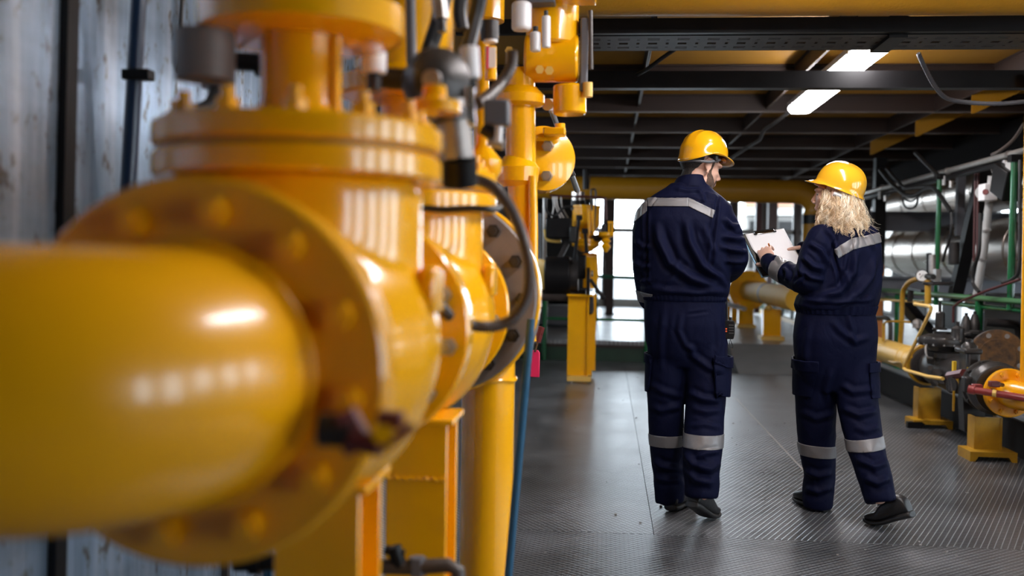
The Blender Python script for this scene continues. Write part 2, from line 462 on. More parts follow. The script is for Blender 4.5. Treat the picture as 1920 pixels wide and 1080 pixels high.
# far end wall: tall glazed bays between brown columns
slab('wall_front', XL - 1, XR + .1, YF, YF + .1, 2.6, ZC + .1, 'dark_wall')
slab('wall_front', XL - 1, XR + .1, YF, YF + .1, .0, .38, 'render_wall')
slab('wall_front', XL - 1, -.36, YF, YF + .1, .25, 2.62, 'dark_wall')
bays = [(-.33, -.06), (.06, .78), (.9, 1.85), (1.98, 2.55), (2.66, 3.2), (3.3, 3.85), (3.95, 4.6)]
for i, (x0, x1) in enumerate(bays):
    w = tag(bpy.data.objects.new('window_%d' % (k + 1 + i), None), kind='structure'); link(w, None, ((x0 + x1) / 2, YF, .38))
    f = MB()
    for zz, hh in ((.40, .05), (1.05, .03), (1.86, .10), (2.58, .05)): f.box(((x0 + x1) / 2, YF + .05, zz), (x1 - x0, .07, hh))
    for q in (x0 + .02, x1 - .02): f.box((q, YF + .05, 1.49), (.05, .07, 2.2))
    f.build('window_frame', 'white_paint' if i < 3 else 'window_frame', w)
    if i:
        slab('trim_%d' % (5 + i), bays[i - 1][1], x0, YF - .02, YF + .12, .25, 2.62, 'brown_steel')
slab('trim_14', 4.6, XR + .1, YF, YF + .1, .25, 2.62, 'dark_wall')

# the brick annexe outside, glimpsed between the two people
an = T('annexe_building', 'brick and grey annexe seen through the far windows above the clipboard', 'building', (5.5, 27, 0))
MB().box((6.2, 27.0, 2.5), (5.2, .5, 6.0)).build('wall', 'render_wall', an)
MB().box((6.2, 26.72, 2.95), (5.2, .08, .5)).build('brick_band', 'brick', an)
for x in (3.9, 4.65, 5.4, 6.4):
    fr = MB().box((x, 26.72, 1.7), (.5, .1, 1.4)).build('window', 'window_frame', an)
    MB().box((x, 26.66, 1.7), (.38, .04, 1.25)).build('pane', 'black_steel', fr)
MB().box((6.2, 26.6, 2.55), (5.2, .3, .14)).build('ledge', 'white_paint', an)
for x in (4.28, 5.9): MB().rod((x, 26.5, 0), (x, 26.5, 5.0), .06).build('downpipe', 'maroon', an)
tag(MB().box((0, 40, -.2), (120, 80, .1)).build('ground_outside', 'concrete'), kind='structure')

# ---- ceiling steel: cross beams and the purlins along the corridor
def hbeam(name, a, b, depth, wid, m='brown_steel', edge='beam_edge'):
    """I beam, top at a.z"""
    a, b = V(a), V(b); d = (b - a).normalized(); side = d.cross(V((0, 0, 1)))
    q = MB()
    q.beam(a - V((0, 0, depth / 2)), b - V((0, 0, depth / 2)), .01, depth)
    q.beam(a - V((0, 0, .006)), b - V((0, 0, .006)), wid, .012)
    o = tag(q.build(name, m), kind='structure')
    f = MB().beam(a - V((0, 0, depth - .006)), b - V((0, 0, depth - .006)), wid * .5, .010)
    tag(f.build(name, edge), kind='structure')
    return o
yb = [7.80, 9.16, 10.60, 11.98, 13.25, 14.55, 15.9, 17.3, 18.7, 20.2]
for y in yb: hbeam('ceiling_beam', (XL - .8, y, ZC - .001), (XR, y, ZC - .001), .16, .09)
for y in (-3.0, -1.6, -.2, 1.2, 2.6): hbeam('ceiling_beam', (XL, y, ZC - .001), (XR, y, ZC - .001), .16, .09)
for x, dp in ((.262, .11), (1.40, .13), (2.86, .15)):
    hbeam('ceiling_purlin', (x, 5.9, ZC - .004), (x, YF, ZC - .004), dp, .035, edge='beam_edge' if x < 2 else 'brown_steel')
for i, (y, x) in enumerate(((7.05, 2.86), (8.25, 2.86), (9.7, 2.86), (11.3, 2.86))):
    q = MB().prism([(0, 0), (.55, 0), (.55, -.02), (.02, -.28), (0, -.28)], (x, y, ZC - .02), (1, 0, 0), (0, 0, 1), (0, .012, 0))
    tag(q.build('ceiling_gusset', 'ochre_paint'), kind='structure')

# ---- big yellow pipe, tray, bar, lamps
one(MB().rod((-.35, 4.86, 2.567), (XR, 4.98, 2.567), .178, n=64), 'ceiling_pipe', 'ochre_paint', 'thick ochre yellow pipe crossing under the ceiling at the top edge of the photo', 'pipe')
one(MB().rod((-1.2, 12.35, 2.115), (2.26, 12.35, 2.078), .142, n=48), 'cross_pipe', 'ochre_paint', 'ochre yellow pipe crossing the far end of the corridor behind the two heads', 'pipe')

tr = T('cable_tray', 'long perforated grey cable tray hung below the thick ochre ceiling pipe', 'cable tray', (1.9, 5.37, 2.36))
def tray_seg(x0, x1, nm):
    # perforated bottom: bars and cross strips leave real slots
    b = MB(); y0, y1 = 5.2, 5.56; z = 2.365
    xs = []; x = x0
    b.box(((x0 + x1) / 2, y0 + .02, z), (x1 - x0, .04, .004)); b.box(((x0 + x1) / 2, y1 - .02, z), (x1 - x0, .04, .004))
    n = max(1, int((x1 - x0) / .1)); st = (x1 - x0) / n
    rows = [(y0 + .060, y0 + .072), (y0 + .088, y0 + .100), (y0 + .160, y0 + .200), (y0 + .260, y0 + .272), (y0 + .288, y0 + .300)]
    n = max(1, round((x1 - x0) / .15)); st = (x1 - x0) / n
    edges = [y0 + .04] + [v for r in rows for v in r] + [y1 - .04]
    for j in range(0, len(edges), 2):
        b.box(((x0 + x1) / 2, (edges[j] + edges[j + 1]) / 2, z), (x1 - x0, edges[j + 1] - edges[j], .004))
    for i in range(n):
        for j, r in enumerate(rows):
            q0 = x0 + i * st                     # per period: one long slot, then a small square hole
            holes = ((st * .18, st * .58), (st * .82, st * .92)) if j in (1, 3) else (((st * .22, st * .52), (st * .82, st * .92)) if j == 2 else ((st * .18, st * .58),))
            e = 0
            for h0_, h1_ in holes + ((st, st),):
                b.box((q0 + (e + h0_) / 2, (r[0] + r[1]) / 2, z), (h0_ - e, r[1] - r[0] + .002, .004)); e = h1_
    b.build(nm, 'tray_grey', tr, sharp=30)
    MB().box(((x0 + x1) / 2, y0, 2.40), (x1 - x0, .004, .075)).build('side_rail', 'black_steel', tr)
    MB().box(((x0 + x1) / 2, y1, 2.40), (x1 - x0, .004, .075)).build('side_rail', 'tray_grey', tr)
tray_seg(-.3, 1.40, 'tray_bottom'); tray_seg(1.47, 4.6, 'tray_bottom')
MB().box((1.435, 5.37, 2.40), (.09, .37, .11)).build('hanger', 'black_steel', tr)
MB().box((1.435, 5.215, 2.57), (.06, .02, .29)).build('hanger', 'black_steel', tr)
one(MB().box((1.8, 5.15, 2.40), (5.2, .04, .075)), 'channel_bar', 'black_steel', 'black steel channel running along the front of the perforated cable tray', 'steel channel')
one(MB().box((1.9, 6.35, 2.345), (6.2, .07, .10)).box((1.9, 6.35, 2.292), (6.2, .09, .008)), 'ceiling_bar', 'black_steel', 'black steel bar crossing in front of the two glowing ceiling lamps', 'steel bar')

def lamp(y0, y1, x, z, label, on=True):
    t = T('ceiling_lamp', label, 'lamp', (x, (y0 + y1) / 2, z), 'strip lamps under the ceiling')
    L, w = y1 - y0, .175
    c = .05
    def outline(k): return [(-w / 2 * k, y0 + c), (-w / 2 * k + c * .8, y0), (w / 2 * k - c * .8, y0), (w / 2 * k, y0 + c), (w / 2 * k, y1 - c), (w / 2 * k - c * .8, y1), (-w / 2 * k + c * .8, y1), (-w / 2 * k, y1 - c)]
    MB().prism(outline(1.0), (x, 0, z), (1, 0, 0), (0, 1, 0), (0, 0, .045)).build('diffuser', 'lamp_glow', t, bevel=.006)
    MB().prism(outline(1.06), (x, 0, z + .0455), (1, 0, 0), (0, 1, 0), (0, 0, .04)).build('housing', 'lamp_body', t, bevel=.004)
    for q in (y0 + .25, y1 - .25):
        MB().box((x - w / 2 - .006, q, z + .045), (.012, .03, .03)).build('clip', 'steel', t)
    for q in (y0 + .3, y1 - .3):
        MB().rod((x, q, z + .08), (x, q, ZC - .12), .006).build('hanger_rod', 'black_steel', t)
lamp(6.02, 7.27, 1.535, 2.452, 'near one of two glowing strip lamps under the ceiling, above the black bar')
lamp(7.30, 8.50, 1.555, 2.452, 'far one of two glowing strip lamps under the ceiling, below the black bar')
lamp(3.15, 4.40, 1.0, 2.47, 'glowing strip lamp over the aisle just before the ochre ceiling pipe')
lamp(1.70, 2.95, 1.05, 2.47, 'glowing strip lamp over the aisle beside the big valve')

# conduits and cables under the ceiling
def cable(name, pts, r, m, label, cat='cable', n=8, sub=6, group=None, ribs=0):
    pts = [V(p) for p in pts]
    pp, _ = smooth_path(pts, [r] * len(pts), sub) if sub else (pts, None)
    if ribs:
        pp, _ = smooth_path(pts, [r] * len(pts), ribs)
        rr = [r * (1.0 if i % 2 else .86) for i in range(len(pp))]
    else: rr = [r] * len(pp)
    return one(MB().tube(pp, rr, n), name, m, label, cat, group)
cable('flexible_conduit', [P(1722, 100, 6.0), P(1733, 125, 6.05), P(1752, 160, 6.2), P(1775, 184, 6.3), P(1815, 192, 6.3), P(1880, 194, 6.2), P(1960, 186, 6.1)], .014, 'grey_beam', 'ribbed grey conduit curling from the tray to the right photo edge', 'conduit', n=10, ribs=14)
cable('flexible_conduit', [P(1195, 140, 6.2), P(1216, 128, 6.0), P(1240, 110, 5.9), P(1266, 92, 5.8)], .013, 'black_rubber', 'short black ribbed conduit slanting below the left half of the tray', 'conduit', n=10, ribs=14)
cable('lamp_cable', [P(1482, 208, 8.4), P(1450, 232, 8.6), P(1432, 245, 8.8), P(1424, 262, 9.0), P(1405, 274, 9.3), P(1384, 288, 9.6), P(1366, 300, 9.9)], .016, 'tray_grey', 'grey cable hanging in a wave from the far lamp towards the bearded man', 'cable')
cable('ceiling_cable', [P(1920, 232, 7.0), P(1900, 262, 7.2), P(1876, 282, 7.4), P(1860, 290, 7.6)], .012, 'hose_brown', 'thin brown cable sagging at the top right above the chrome conduit rail', 'cable')
# ================================================================== valve train on the left
AX, AZ = -.542, 1.045
Y_ = V((0, 1, 0)); Z_ = V((0, 0, 1)); X_ = V((1, 0, 0))
def ax(y, z=AZ, x=AX): return V((x, y, z))

# --- near elbow pipe
el = T('pipe_elbow', 'huge blurred yellow pipe elbow in the left foreground, nearest the camera', 'pipe', (AX, 1.1, AZ))
pts = [ax(1.262), ax(1.24)]
rb = .185; cy = 1.235
for i in range(0, 25):
    a = (PI / 2) * i / 24
    pts.append(V((AX - rb + rb * math.cos(a), cy - rb * math.sin(a), AZ)))
pts += [V((AX - rb - .2, cy - rb, AZ)), V((XL + .005, cy - rb, AZ))]
MB().tube(pts, .165, 72).build('pipe', 'yellow_paint', el)
MB().tube([ax(1.236) + V((.169 * math.cos(a), 0, .169 * math.sin(a))) for a in [2 * PI * i / 48 for i in range(48)]], .007, 8, closed=True).build('weld_bead', 'yellow_paint', el)
flange(el, ax(1.287), Y_, .260, .046, 12, .021, .214, 'yellow_paint', 'yellow_paint', 'pipe_flange', ends=(True, False), ph=.12, studs=.45)

def valve(name, label, y0, y1, ym, R, zb, mt, near=True, zbh=.028):
    t = T(name, label, 'valve', (AX, ym, AZ))
    # body: horizontal barrel swelling into the vertical bonnet neck
    prof = [(.175, y0 + .03), (.165, y0 + .09), (.175, y0 + .15), (.215, ym - .16), (.245, ym - .08), (.252, ym), (.245, ym + .08), (.215, ym + .16), (.175, y1 - .15), (.165, y1 - .09), (.175, y1 - .03)]
    pr = [(r, y) for r, y in prof]
    body = MB().lathe(pr, (AX, 0, AZ), (0, 1, 0), 64)
    body.rod((AX, ym, AZ - .02), (AX, ym, zb - zbh - .01), .216, n=64)
    body.ball((AX, ym, AZ - .03), (.243, .20, .25), 48)
    me = remesh(body, .012, 8)
    o = mesh_obj('body', me, mt, t)
    pad = MB().box((AX + .236, ym + .01, AZ + .10), (.03, .10, .085)).build('cast_pad', mt, o, bevel=.01)
    flange(t, ax(y0 + .023), Y_, R, .046, 12, .020, R - .043, mt, 'steel_dull' if not near else mt, 'inlet_flange', ends=(False, True), ph=.12)
    flange(t, ax(y1 - .023), Y_, R, .046, 12, .020, R - .043, mt, 'steel_dull', 'outlet_flange', ends=(True, False), ph=.12)
    return t
def bonnet(t, ym, z0, R, mt, th=.056, gap=.008, nb=12):
    flange(t, (AX, ym, z0 - th / 2 - gap / 2), Z_, R, th, nb, .019, R - .04, mt, mt, 'bonnet_flange', ends=(False, False))
    MB().lathe([(R - .012, -gap), (R - .012, gap)], (AX, ym, z0), Z_, 48).build('gasket', 'ochre_paint', t)
    flange(t, (AX, ym, z0 + th / 2 + gap / 2), Z_, R, th, nb, .019, R - .04, mt, mt, 'bonnet_cover', ends=(False, True), studs=1.0)

def remesh(mb, vox, smooth=4):
    me = bpy.data.meshes.new('tmp'); bmesh.ops.recalc_face_normals(mb.bm, faces=mb.bm.faces); mb.bm.to_mesh(me); mb.bm.free()
    o = bpy.data.objects.new('tmp', me); COL.objects.link(o)
    r = o.modifiers.new('r', 'REMESH'); r.mode = 'VOXEL'; r.voxel_size = vox; r.use_smooth_shade = True
    if smooth:
        s = o.modifiers.new('s', 'SMOOTH'); s.iterations = smooth; s.factor = .5
    dg = bpy.context.evaluated_depsgraph_get(); dg.update()
    out = bpy.data.meshes.new_from_object(o.evaluated_get(dg))
    bpy.data.objects.remove(o); bpy.data.meshes.remove(me)
    return out
def mesh_obj(name, me, m, parent=None, loc=None, sharp=0):
    loc = V(loc) if loc is not None else (WM[parent.name] if parent is not None else V((0, 0, 0)))
    me.transform(Matrix.Translation(-loc)); me.name = name
    me.materials.clear(); me.materials.append(MATS[m])
    me.polygons.foreach_set('use_smooth', [True] * len(me.polygons))
    if sharp: me.set_sharp_from_angle(angle=math.radians(sharp))
    o = bpy.data.objects.new(name, me); link(o, parent, loc); return o

v1 = valve('gate_valve', 'large yellow valve in the left foreground, between elbow pipe and the smaller valve behind', 1.312, 2.13, 1.72, .255, 1.372, 'yellow_gloss')
bonnet(v1, 1.72, 1.379, .250, 'yellow_gloss', th=.043)
MB().lathe([(.105, 1.42), (.080, 1.45), (.070, 1.47), (.070, 1.585)], (AX, 1.72, 0), Z_, 40).build('stem_column', 'yellow_gloss', v1)
for dx, dy in ((.07, -.03), (-.075, .05)):
    MB().rod((AX + dx, 1.72 + dy, 1.43), (AX + dx, 1.72 + dy, 1.58), .010).build('stem_guide', 'yellow_gloss', v1)
ac = MB().lathe([(.165, 1.582), (.178, 1.588), (.178, 1.635), (.165, 1.642), (.135, 1.65), (.135, 1.86), (.15, 1.865), (.15, 1.90)], (AX, 1.72, 0), Z_, 64).build('actuator_housing', 'yellow_gloss', v1)
MB().box((AX + .06, 1.58, 1.71), (.035, .02, .05)).build('inspection_plug', 'black_steel', ac)
MB().rod((AX - .15, 1.66, 1.583), (AX - .15, 1.66, 1.5), .05, n=24).build('limit_switch', 'gasket_grey', v1)

v2 = valve('gate_valve', 'second yellow valve of the left train, behind the big one and before the grey ring', 2.14, 3.04, 2.60, .25, 1.37, 'yellow_gloss', near=False)
bonnet(v2, 2.60, 1.372, .250, 'yellow_gloss', th=.05)
MB().lathe([(.105, 1.42), (.075, 1.45), (.06, 1.48), (.06, 1.62)], (AX, 2.6, 0), Z_, 40).build('stem_column', 'yellow_gloss', v2)
MB().lathe([(.16, 1.62), (.17, 1.63), (.17, 1.67), (.13, 1.69), (.13, 2.0)], (AX, 2.6, 0), Z_, 48).build('actuator_housing', 'yellow_gloss', v2)

# grey spectacle ring and the pipe behind it
cpt = P(825, 553, 3.08)
gr = T('ring_flange', 'grey flat ring flange with bolts behind the second yellow valve', 'flange', cpt)
flange(gr, cpt, Y_, .305, .034, 14, .022, .262, 'gasket_grey', 'dark_iron', 'ring', ends=(True, False), ph=.2)
pb = T('pipe_spool', 'yellow flanged pipe just behind the grey ring flange', 'pipe', cpt + V((0, .1, 0)))
flange(pb, cpt + V((.0, .055, 0)), Y_, .315, .06, 14, .02, .275, 'yellow_gloss', 'yellow_gloss', 'flange', ends=(False, True))
MB().lathe([(.2, 0), (.2, .34)], cpt + V((0, .08, 0)), Y_, 48).build('pipe', 'yellow_gloss', pb)

# --- supports under the train
def hpost(name, x, y, z1, w, label, m='yellow_gloss', base=True, d=.16, weld=None, group=None):
    t = T(name, label, 'support post', (x, y, 0), group)
    q = MB()
    q.box((x, y - d / 2, z1 / 2 + .01), (w, .014, z1 - .02)).box((x, y + d / 2, z1 / 2 + .01), (w, .014, z1 - .02)).box((x, y, z1 / 2 + .01), (.012, d, z1 - .02))
    q.build('column', m, t, bevel=.003)
    MB().box((x, y, .01), (w + .08, d + .08, .02)).build('base_plate', m, t, bevel=.003)
    MB().box((x, y, z1 + .005), (w + .03, d + .03, .015)).build('top_plate', m, t, bevel=.003)
    if weld:
        pts = [V((x - w / 2, y - d / 2 - .008, weld + .004 * math.sin(i * 2.1))) + V((w * i / 24, 0, 0)) for i in range(25)]
        MB().tube(pts, [.005 + .0015 * math.sin(i * 1.7) for i in range(25)], 6).build('weld_seam', m, t)
    return t
hpost('support_post', -.487, 1.74, .80, .150, 'yellow steel post under the large front valve, nearest the camera')
hpost('support_post', -.452, 2.46, .80, .150, 'yellow steel post with a weld seam, second in line under the left valves', weld=.665)
rp = T('riser_pipe', 'round yellow upright pipe under the grey ring flange, with a weld near its top', 'pipe', (-.376, 3.2, 0))
MB().rod((-.376, 3.2, .02), (-.376, 3.2, .95), .086, n=40).build('pipe', 'yellow_gloss', rp)
MB().tube([V((-.376 + .088 * math.cos(a), 3.2 + .088 * math.sin(a), .815 + .003 * math.sin(5 * a))) for a in [2 * PI * i / 40 for i in range(40)]], .006, 6, closed=True).build('weld_bead', 'yellow_gloss', rp)
MB().lathe([(.13, 0), (.13, .02)], (-.376, 3.2, 0), Z_, 40).build('base_plate', 'yellow_gloss', rp)

# blue uprights
one(MB().rod(P(996, 598, 3.0), P(938, 1252, 3.0) , .0125), 'blue_pole', 'blue_paint', 'thin blue pole slanting from floor to hose beside the round yellow upright', 'pole')
wp = T('wall_pipe', 'dark blue upright pipe fixed to the blue grey wall panels at far left', 'pipe', P(238, 400, 2.5))
a, b = P(263, -60, 2.5), P(222, 700, 2.5)
MB().rod(b, a, .0205).build('pipe', 'blue_dark', wp)
MB().box(P(254, 142, 2.5) + V((.012, -.01, 0)), (.075, .04, .028)).build('clamp', 'black_steel', wp, bevel=.004)
for i, x in enumerate((500, 508)):
    one(MB().rod(P(x, 1300, 2.9), P(x - 2, 1000, 2.9), .008), 'blue_tube', 'blue_paint', ('left' if i == 0 else 'right') + ' one of two thin blue tubes low down behind the first yellow post', 'tube')

# wall fittings, between panels and first bonnet
ft = T('wall_fitting', 'black pipe fitting with elbow on the wall left of the yellow stem', 'pipe fitting', P(400, 130, 2.25))
MB().tube([P(402, 165, 2.2), P(402, 118, 2.2), P(420, 114, 2.2), P(505, 118, 2.2)], .021, 16).build('pipe', 'black_steel', ft)
MB().rod(P(482, 118, 2.2), P(502, 118, 2.2), .031).build('union_nut', 'black_steel', ft)
MB().rod(P(403, 112, 2.2), P(406, 90, 2.2), .024).build('valve_top', 'black_steel', ft)
MB().rod(P(422, 113, 2.2), P(428, 86, 2.2), .010).build('lever', 'black_steel', ft)
MB().rod(P(402, 128, 2.2), P(402, 166, 2.2), .029).build('connector', 'blue_dark', ft)
cable('drain_hose', [P(402, 160, 2.18), P(401, 180, 2.14), P(392, 196, 2.1), P(372, 205, 2.05), P(348, 206, 2.0), P(330, 200, 1.99)], .014, 'black_rubber', 'black hose bending down from the black wall fitting', 'hose')
cable('wall_cable', [P(342, -20, 2.9), P(338, 60, 2.9), P(335, 120, 2.9), P(322, 140, 2.9), P(312, 160, 2.9), P(310, 200, 2.9)], .007, 'dark_iron', 'thin dark cable down the wall right of the blue wall pipe', 'cable')
cable('steel_tube', [P(497, 128, 2.6), P(494, 170, 2.6), P(492, 240, 2.6)], .006, 'chrome', 'thin bright steel tube hanging below the black wall fitting', 'tube')

# brown hose loop at the second valve
cable('hose', [P(862, 345, 2.35), P(895, 338, 2.25), P(930, 355, 2.2), P(958, 392, 2.2), P(978, 440, 2.2), P(992, 500, 2.2), P(988, 555, 2.2), P(962, 597, 2.2), P(925, 612, 2.2), P(885, 610, 2.18), P(848, 595, 2.1), P(826, 575, 2.06), P(818, 562, 2.04)], .0135, 'hose_brown', 'brown ribbed hose looping down over the second yellow valve', 'hose', n=12, ribs=14)
cable('black_cable', [P(780, 388, 2.38), P(830, 393, 2.32), P(880, 391, 2.3), P(925, 392, 2.32), P(936, 387, 2.45)], .008, 'black_rubber', 'thin black cable wrapped under the second bonnet flange', 'cable')

# small rusty ball valve with red lever, low on the big valve
dv = T('drain_valve', 'small rusty drain valve with dark red lever under the large front valve', 'valve', P(690, 815, 1.2))
y0 = 1.2
MB().rod(P(600, 806, y0), P(665, 808, y0), .021).build('union', 'dark_iron', dv)
MB().hexa(P(640, 775, y0), P(676, 842, y0), .020).build('body', 'red_dark', dv)
MB().rod(P(655, 822, y0 - .01), P(712, 838, y0 - .01), .013).build('outlet', 'red_dark', dv)
MB().beam(P(708, 846, y0), P(776, 798, y0 + .02), .012, .009, up=(0, 1, 0)).build('lever', 'red_dark', dv)
MB().box(P(733, 787, y0 + .01), (.032, .02, .022)).build('handle_block', 'red_dark', dv, bevel=.003)
MB().rod(P(718, 815, y0 - .02), P(718, 815, y0 + .02), .012).build('stem_nut', 'yellow_gloss', dv)

# dark manifold low between the posts
mf = T('drain_manifold', 'dark iron drain manifold with taps low at the bottom edge behind the first post', 'pipe fitting', P(790, 1062, 2.2))
MB().tube([P(715, 1062, 2.2), P(760, 1064, 2.2), P(840, 1060, 2.2), P(858, 1070, 2.2), P(862, 1120, 2.2)], .017, 16).build('pipe', 'hose_brown', mf)
MB().hexa(P(783, 1045, 2.2), P(783, 1078, 2.2), .020).build('union_nut', 'grey_beam', mf)
MB().rod(P(738, 1025, 2.2), P(750, 1062, 2.2), .017).build('tap', 'black_steel', mf)
MB().beam(P(722, 1030, 2.2), P(758, 1040, 2.2), .02, .016).build('tap_handle', 'black_steel', mf)
mf2 = T('drain_manifold', 'black iron pipe stub low at the bottom edge left of the first post', 'pipe fitting', P(490, 1055, 2.0))
MB().rod(P(440, 1056, 2.0), P(545, 1054, 2.0), .017).build('pipe', 'black_steel', mf2)
MB().rod(P(470, 1056, 2.0), P(490, 1056, 2.0), .024).build('union_nut', 'black_steel', mf2)

# red tag and its hook beside the blue pole
tg = T('red_tag', 'bright red hanging tag beside the blue pole', 'tag', P(1003, 655, 4.2))
a = P(1003, 683, 4.2)
MB().prism([(-.02, -.055), (.02, -.055), (.02, .05), (.012, .06), (-.012, .06), (-.02, .05)], a, X_, Z_, (0, .006, 0)).build('plate', 'red_tag', tg, bevel=.003)
MB().tube([P(1003, 660, 4.2), P(1007, 645, 4.2), P(1010, 625, 4.2)], .004, 6).build('chain', 'rust', tg)
one(MB().hexa(P(1004, 640, 4.15), P(1012, 612, 4.15), .022).rod(P(1000, 628, 4.15), P(1016, 624, 4.15), .012), 'rusty_tap', 'red_dark', 'small rusty red tap above the bright red hanging tag', 'tap')
cable('grey_hose', [P(998, 560, 3.3), P(1005, 585, 3.3), P(1003, 610, 3.3), P(995, 640, 3.3), P(990, 680, 3.3)], .012, 'steel_dull', 'pale grey hose curving down behind the top of the blue pole', 'hose')

# ------------------------------------------------ upper clutter: instruments between valves and aisle
def gadget(name, label, cat, loc): return T(name, label, cat, loc)
# second actuator tower with its tubes (x ~ 790-860)
g1 = gadget('pilot_regulator', 'dark grey round pilot regulator above the first bonnet flange', 'regulator', P(830, 165, 2.0))
MB().lathe([(.02, -.06), (.062, -.045), (.068, -.01), (.062, .02), (.03, .04)], P(822, 150, 2.0), (.5, -.8, .1), 36).build('body', 'grey_iron', g1)
MB().rod(P(808, 148, 1.9), P(812, 148, 1.95), .018).build('plug', 'steel_dull', g1)
MB().rod(P(700, 145, 2.05), P(800, 152, 2.05), .022).build('inlet_pipe', 'dark_iron', g1)
MB().rod(P(845, 190, 2.0), P(858, 300, 2.0), .034).build('barrel', 'steel_dull', g1)
MB().rod(P(860, 296, 2.0), P(862, 345, 2.02), .037).build('collar', 'black_steel', g1)
MB().rod(P(878, 165, 2.0), P(880, 235, 2.0), .013).build('sight_tube', 'chrome', g1)
MB().hexa(P(838, 205, 1.98), P(842, 228, 1.98), .04).build('union_nut', 'dark_iron', g1)
g2 = gadget('breather_vent', 'pale cylindrical breather above the first bonnet, left of the dark round regulator', 'vent', P(700, 110, 1.9))
MB().rod(P(701, 92, 1.9), P(701, 138, 1.9), .024).build('cap', 'white_plastic', g2, bevel=.004)
MB().rod(P(701, 138, 1.9), P(701, 170, 1.9), .014).build('stem', 'dark_iron', g2)
g3 = gadget('solenoid_valve', 'pale silver solenoid above the dark round regulator', 'solenoid', P(880, 115, 2.1))
MB().rod(P(879, 88, 2.1), P(882, 148, 2.1), .021).build('cap', 'white_plastic', g3, bevel=.004)
MB().rod(P(882, 148, 2.1), P(885, 178, 2.1), .013).build('stem', 'black_steel', g3)
g4 = gadget('solenoid_coil', 'black solenoid coil with pale plug left of the yellow upright column', 'solenoid', P(930, 215, 2.3))
MB().box(P(932, 212, 2.3), (.058, .05, .058)).build('coil', 'grey_beam', g4, bevel=.006)
MB().rod(P(936, 238, 2.27), P(934, 266, 2.27), .009).build('plug', 'white_plastic', g4)
MB().rod(P(905, 240, 2.3), P(930, 255, 2.3), .016).build('elbow', 'dark_iron', g4)
MB().rod(P(915, 265, 2.3), P(945, 272, 2.3), .012).build('nut', 'steel_dull', g4)
cable('flexible_conduit', [P(960, 95, 2.6), P(958, 125, 2.6), P(940, 155, 2.58), P(918, 178, 2.5), P(895, 195, 2.4)], .016, 'hose_brown', 'ribbed dark conduit curving behind the pale silver solenoid', 'conduit', n=10, ribs=10)
g5 = gadget('sight_glass', 'small sight glass with red and white label left of the yellow actuator', 'gauge', P(918, 110, 3.0))
MB().rod(P(918, 40, 3.0), P(918, 75, 3.0), .028).build('cap', 'dark_iron', g5)
MB().rod(P(920, 88, 3.0), P(920, 150, 3.0), .018).build('tube', 'yellow_gloss', g5)
MB().box(P(922, 108, 2.975), (.024, .006, .06)).build('label_plate', 'white_plastic', g5)
MB().box(P(914.5, 108, 2.974), (.006, .008, .064)).build('label_edge', 'red_tag', g5)
MB().rod(P(920, 72, 3.0), P(920, 80, 3.0), .022).build('ring', 'white_plastic', g5)
# steel stays and hoses rising out of the picture
one(MB().rod(P(769, -40, 2.3), P(772, 120, 2.3), .012), 'steel_stay', 'grey_beam', 'upright dark steel stay just right of the yellow actuator drum', 'stay')
cable('black_hose', [P(838, -30, 2.4), P(822, 40, 2.4), P(806, 90, 2.4), P(798, 130, 2.35)], .02, 'black_rubber', 'thick black hose rising right of the dark steel stay', 'hose')
cable('black_hose', [P(905, -30, 2.6), P(890, 40, 2.6), P(876, 95, 2.55)], .02, 'black_rubber', 'black hose rising above the pale silver solenoid', 'hose')
cable('black_hose', [P(868, -30, 2.5), P(862, 20, 2.5), P(866, 55, 2.5)], .018, 'dark_iron', 'short dark hose between the two thick black hoses', 'hose')
g6 = gadget('tube_connector', 'steel tube connector at the top between two black hoses', 'connector', P(825, 20, 2.35))
MB().hexa(P(822, -10, 2.35), P(827, 35, 2.35), .018).build('nut', 'steel_dull', g6)
MB().rod(P(827, 30, 2.35), P(829, 60, 2.35), .011).build('tube', 'grey_iron', g6)
_t = P(790, 60, 3.4)
one(MB().lathe([(.022, 1.26 - _t.z), (.022, -.01), (.07, 0), (.07, .5)], _t, Z_, 24), 'actuator_tower', 'yellow_gloss', 'yellow tower behind the dark steel stay at the top', 'actuator')
_t = P(905, 40, 3.9)
one(MB().lathe([(.03, -_t.z), (.03, -.01), (.085, 0), (.085, .45)], _t, Z_, 24), 'actuator_tower', 'yellow_gloss', 'yellow tower behind the sight glass at the top', 'actuator')
one(MB().beam(P(843, 45, 2.8), P(841, 90, 2.8), .018, .03, up=(0, 1, 0)), 'yellow_bracket', 'yellow_gloss', 'short yellow bracket between the black hoses', 'bracket')
one(MB().lathe([(.038, 0), (.052, .02), (.052, .05), (.03, .075), (.02, .09), (.02, .12)], P(905, 335, 2.7), Z_, 24), 'grease_nipple', 'yellow_gloss', 'small yellow screw fitting on top of the second bonnet, under the black coil', 'fitting')
one(MB().lathe([(.05, 0), (.05, .02), (.024, .03), (.022, .05)], P(814, 202, 1.85) + V((0, 0, -.01)), Z_, 24), 'vent_fitting', 'yellow_gloss', 'yellow vent fitting beneath the dark round regulator', 'cap')

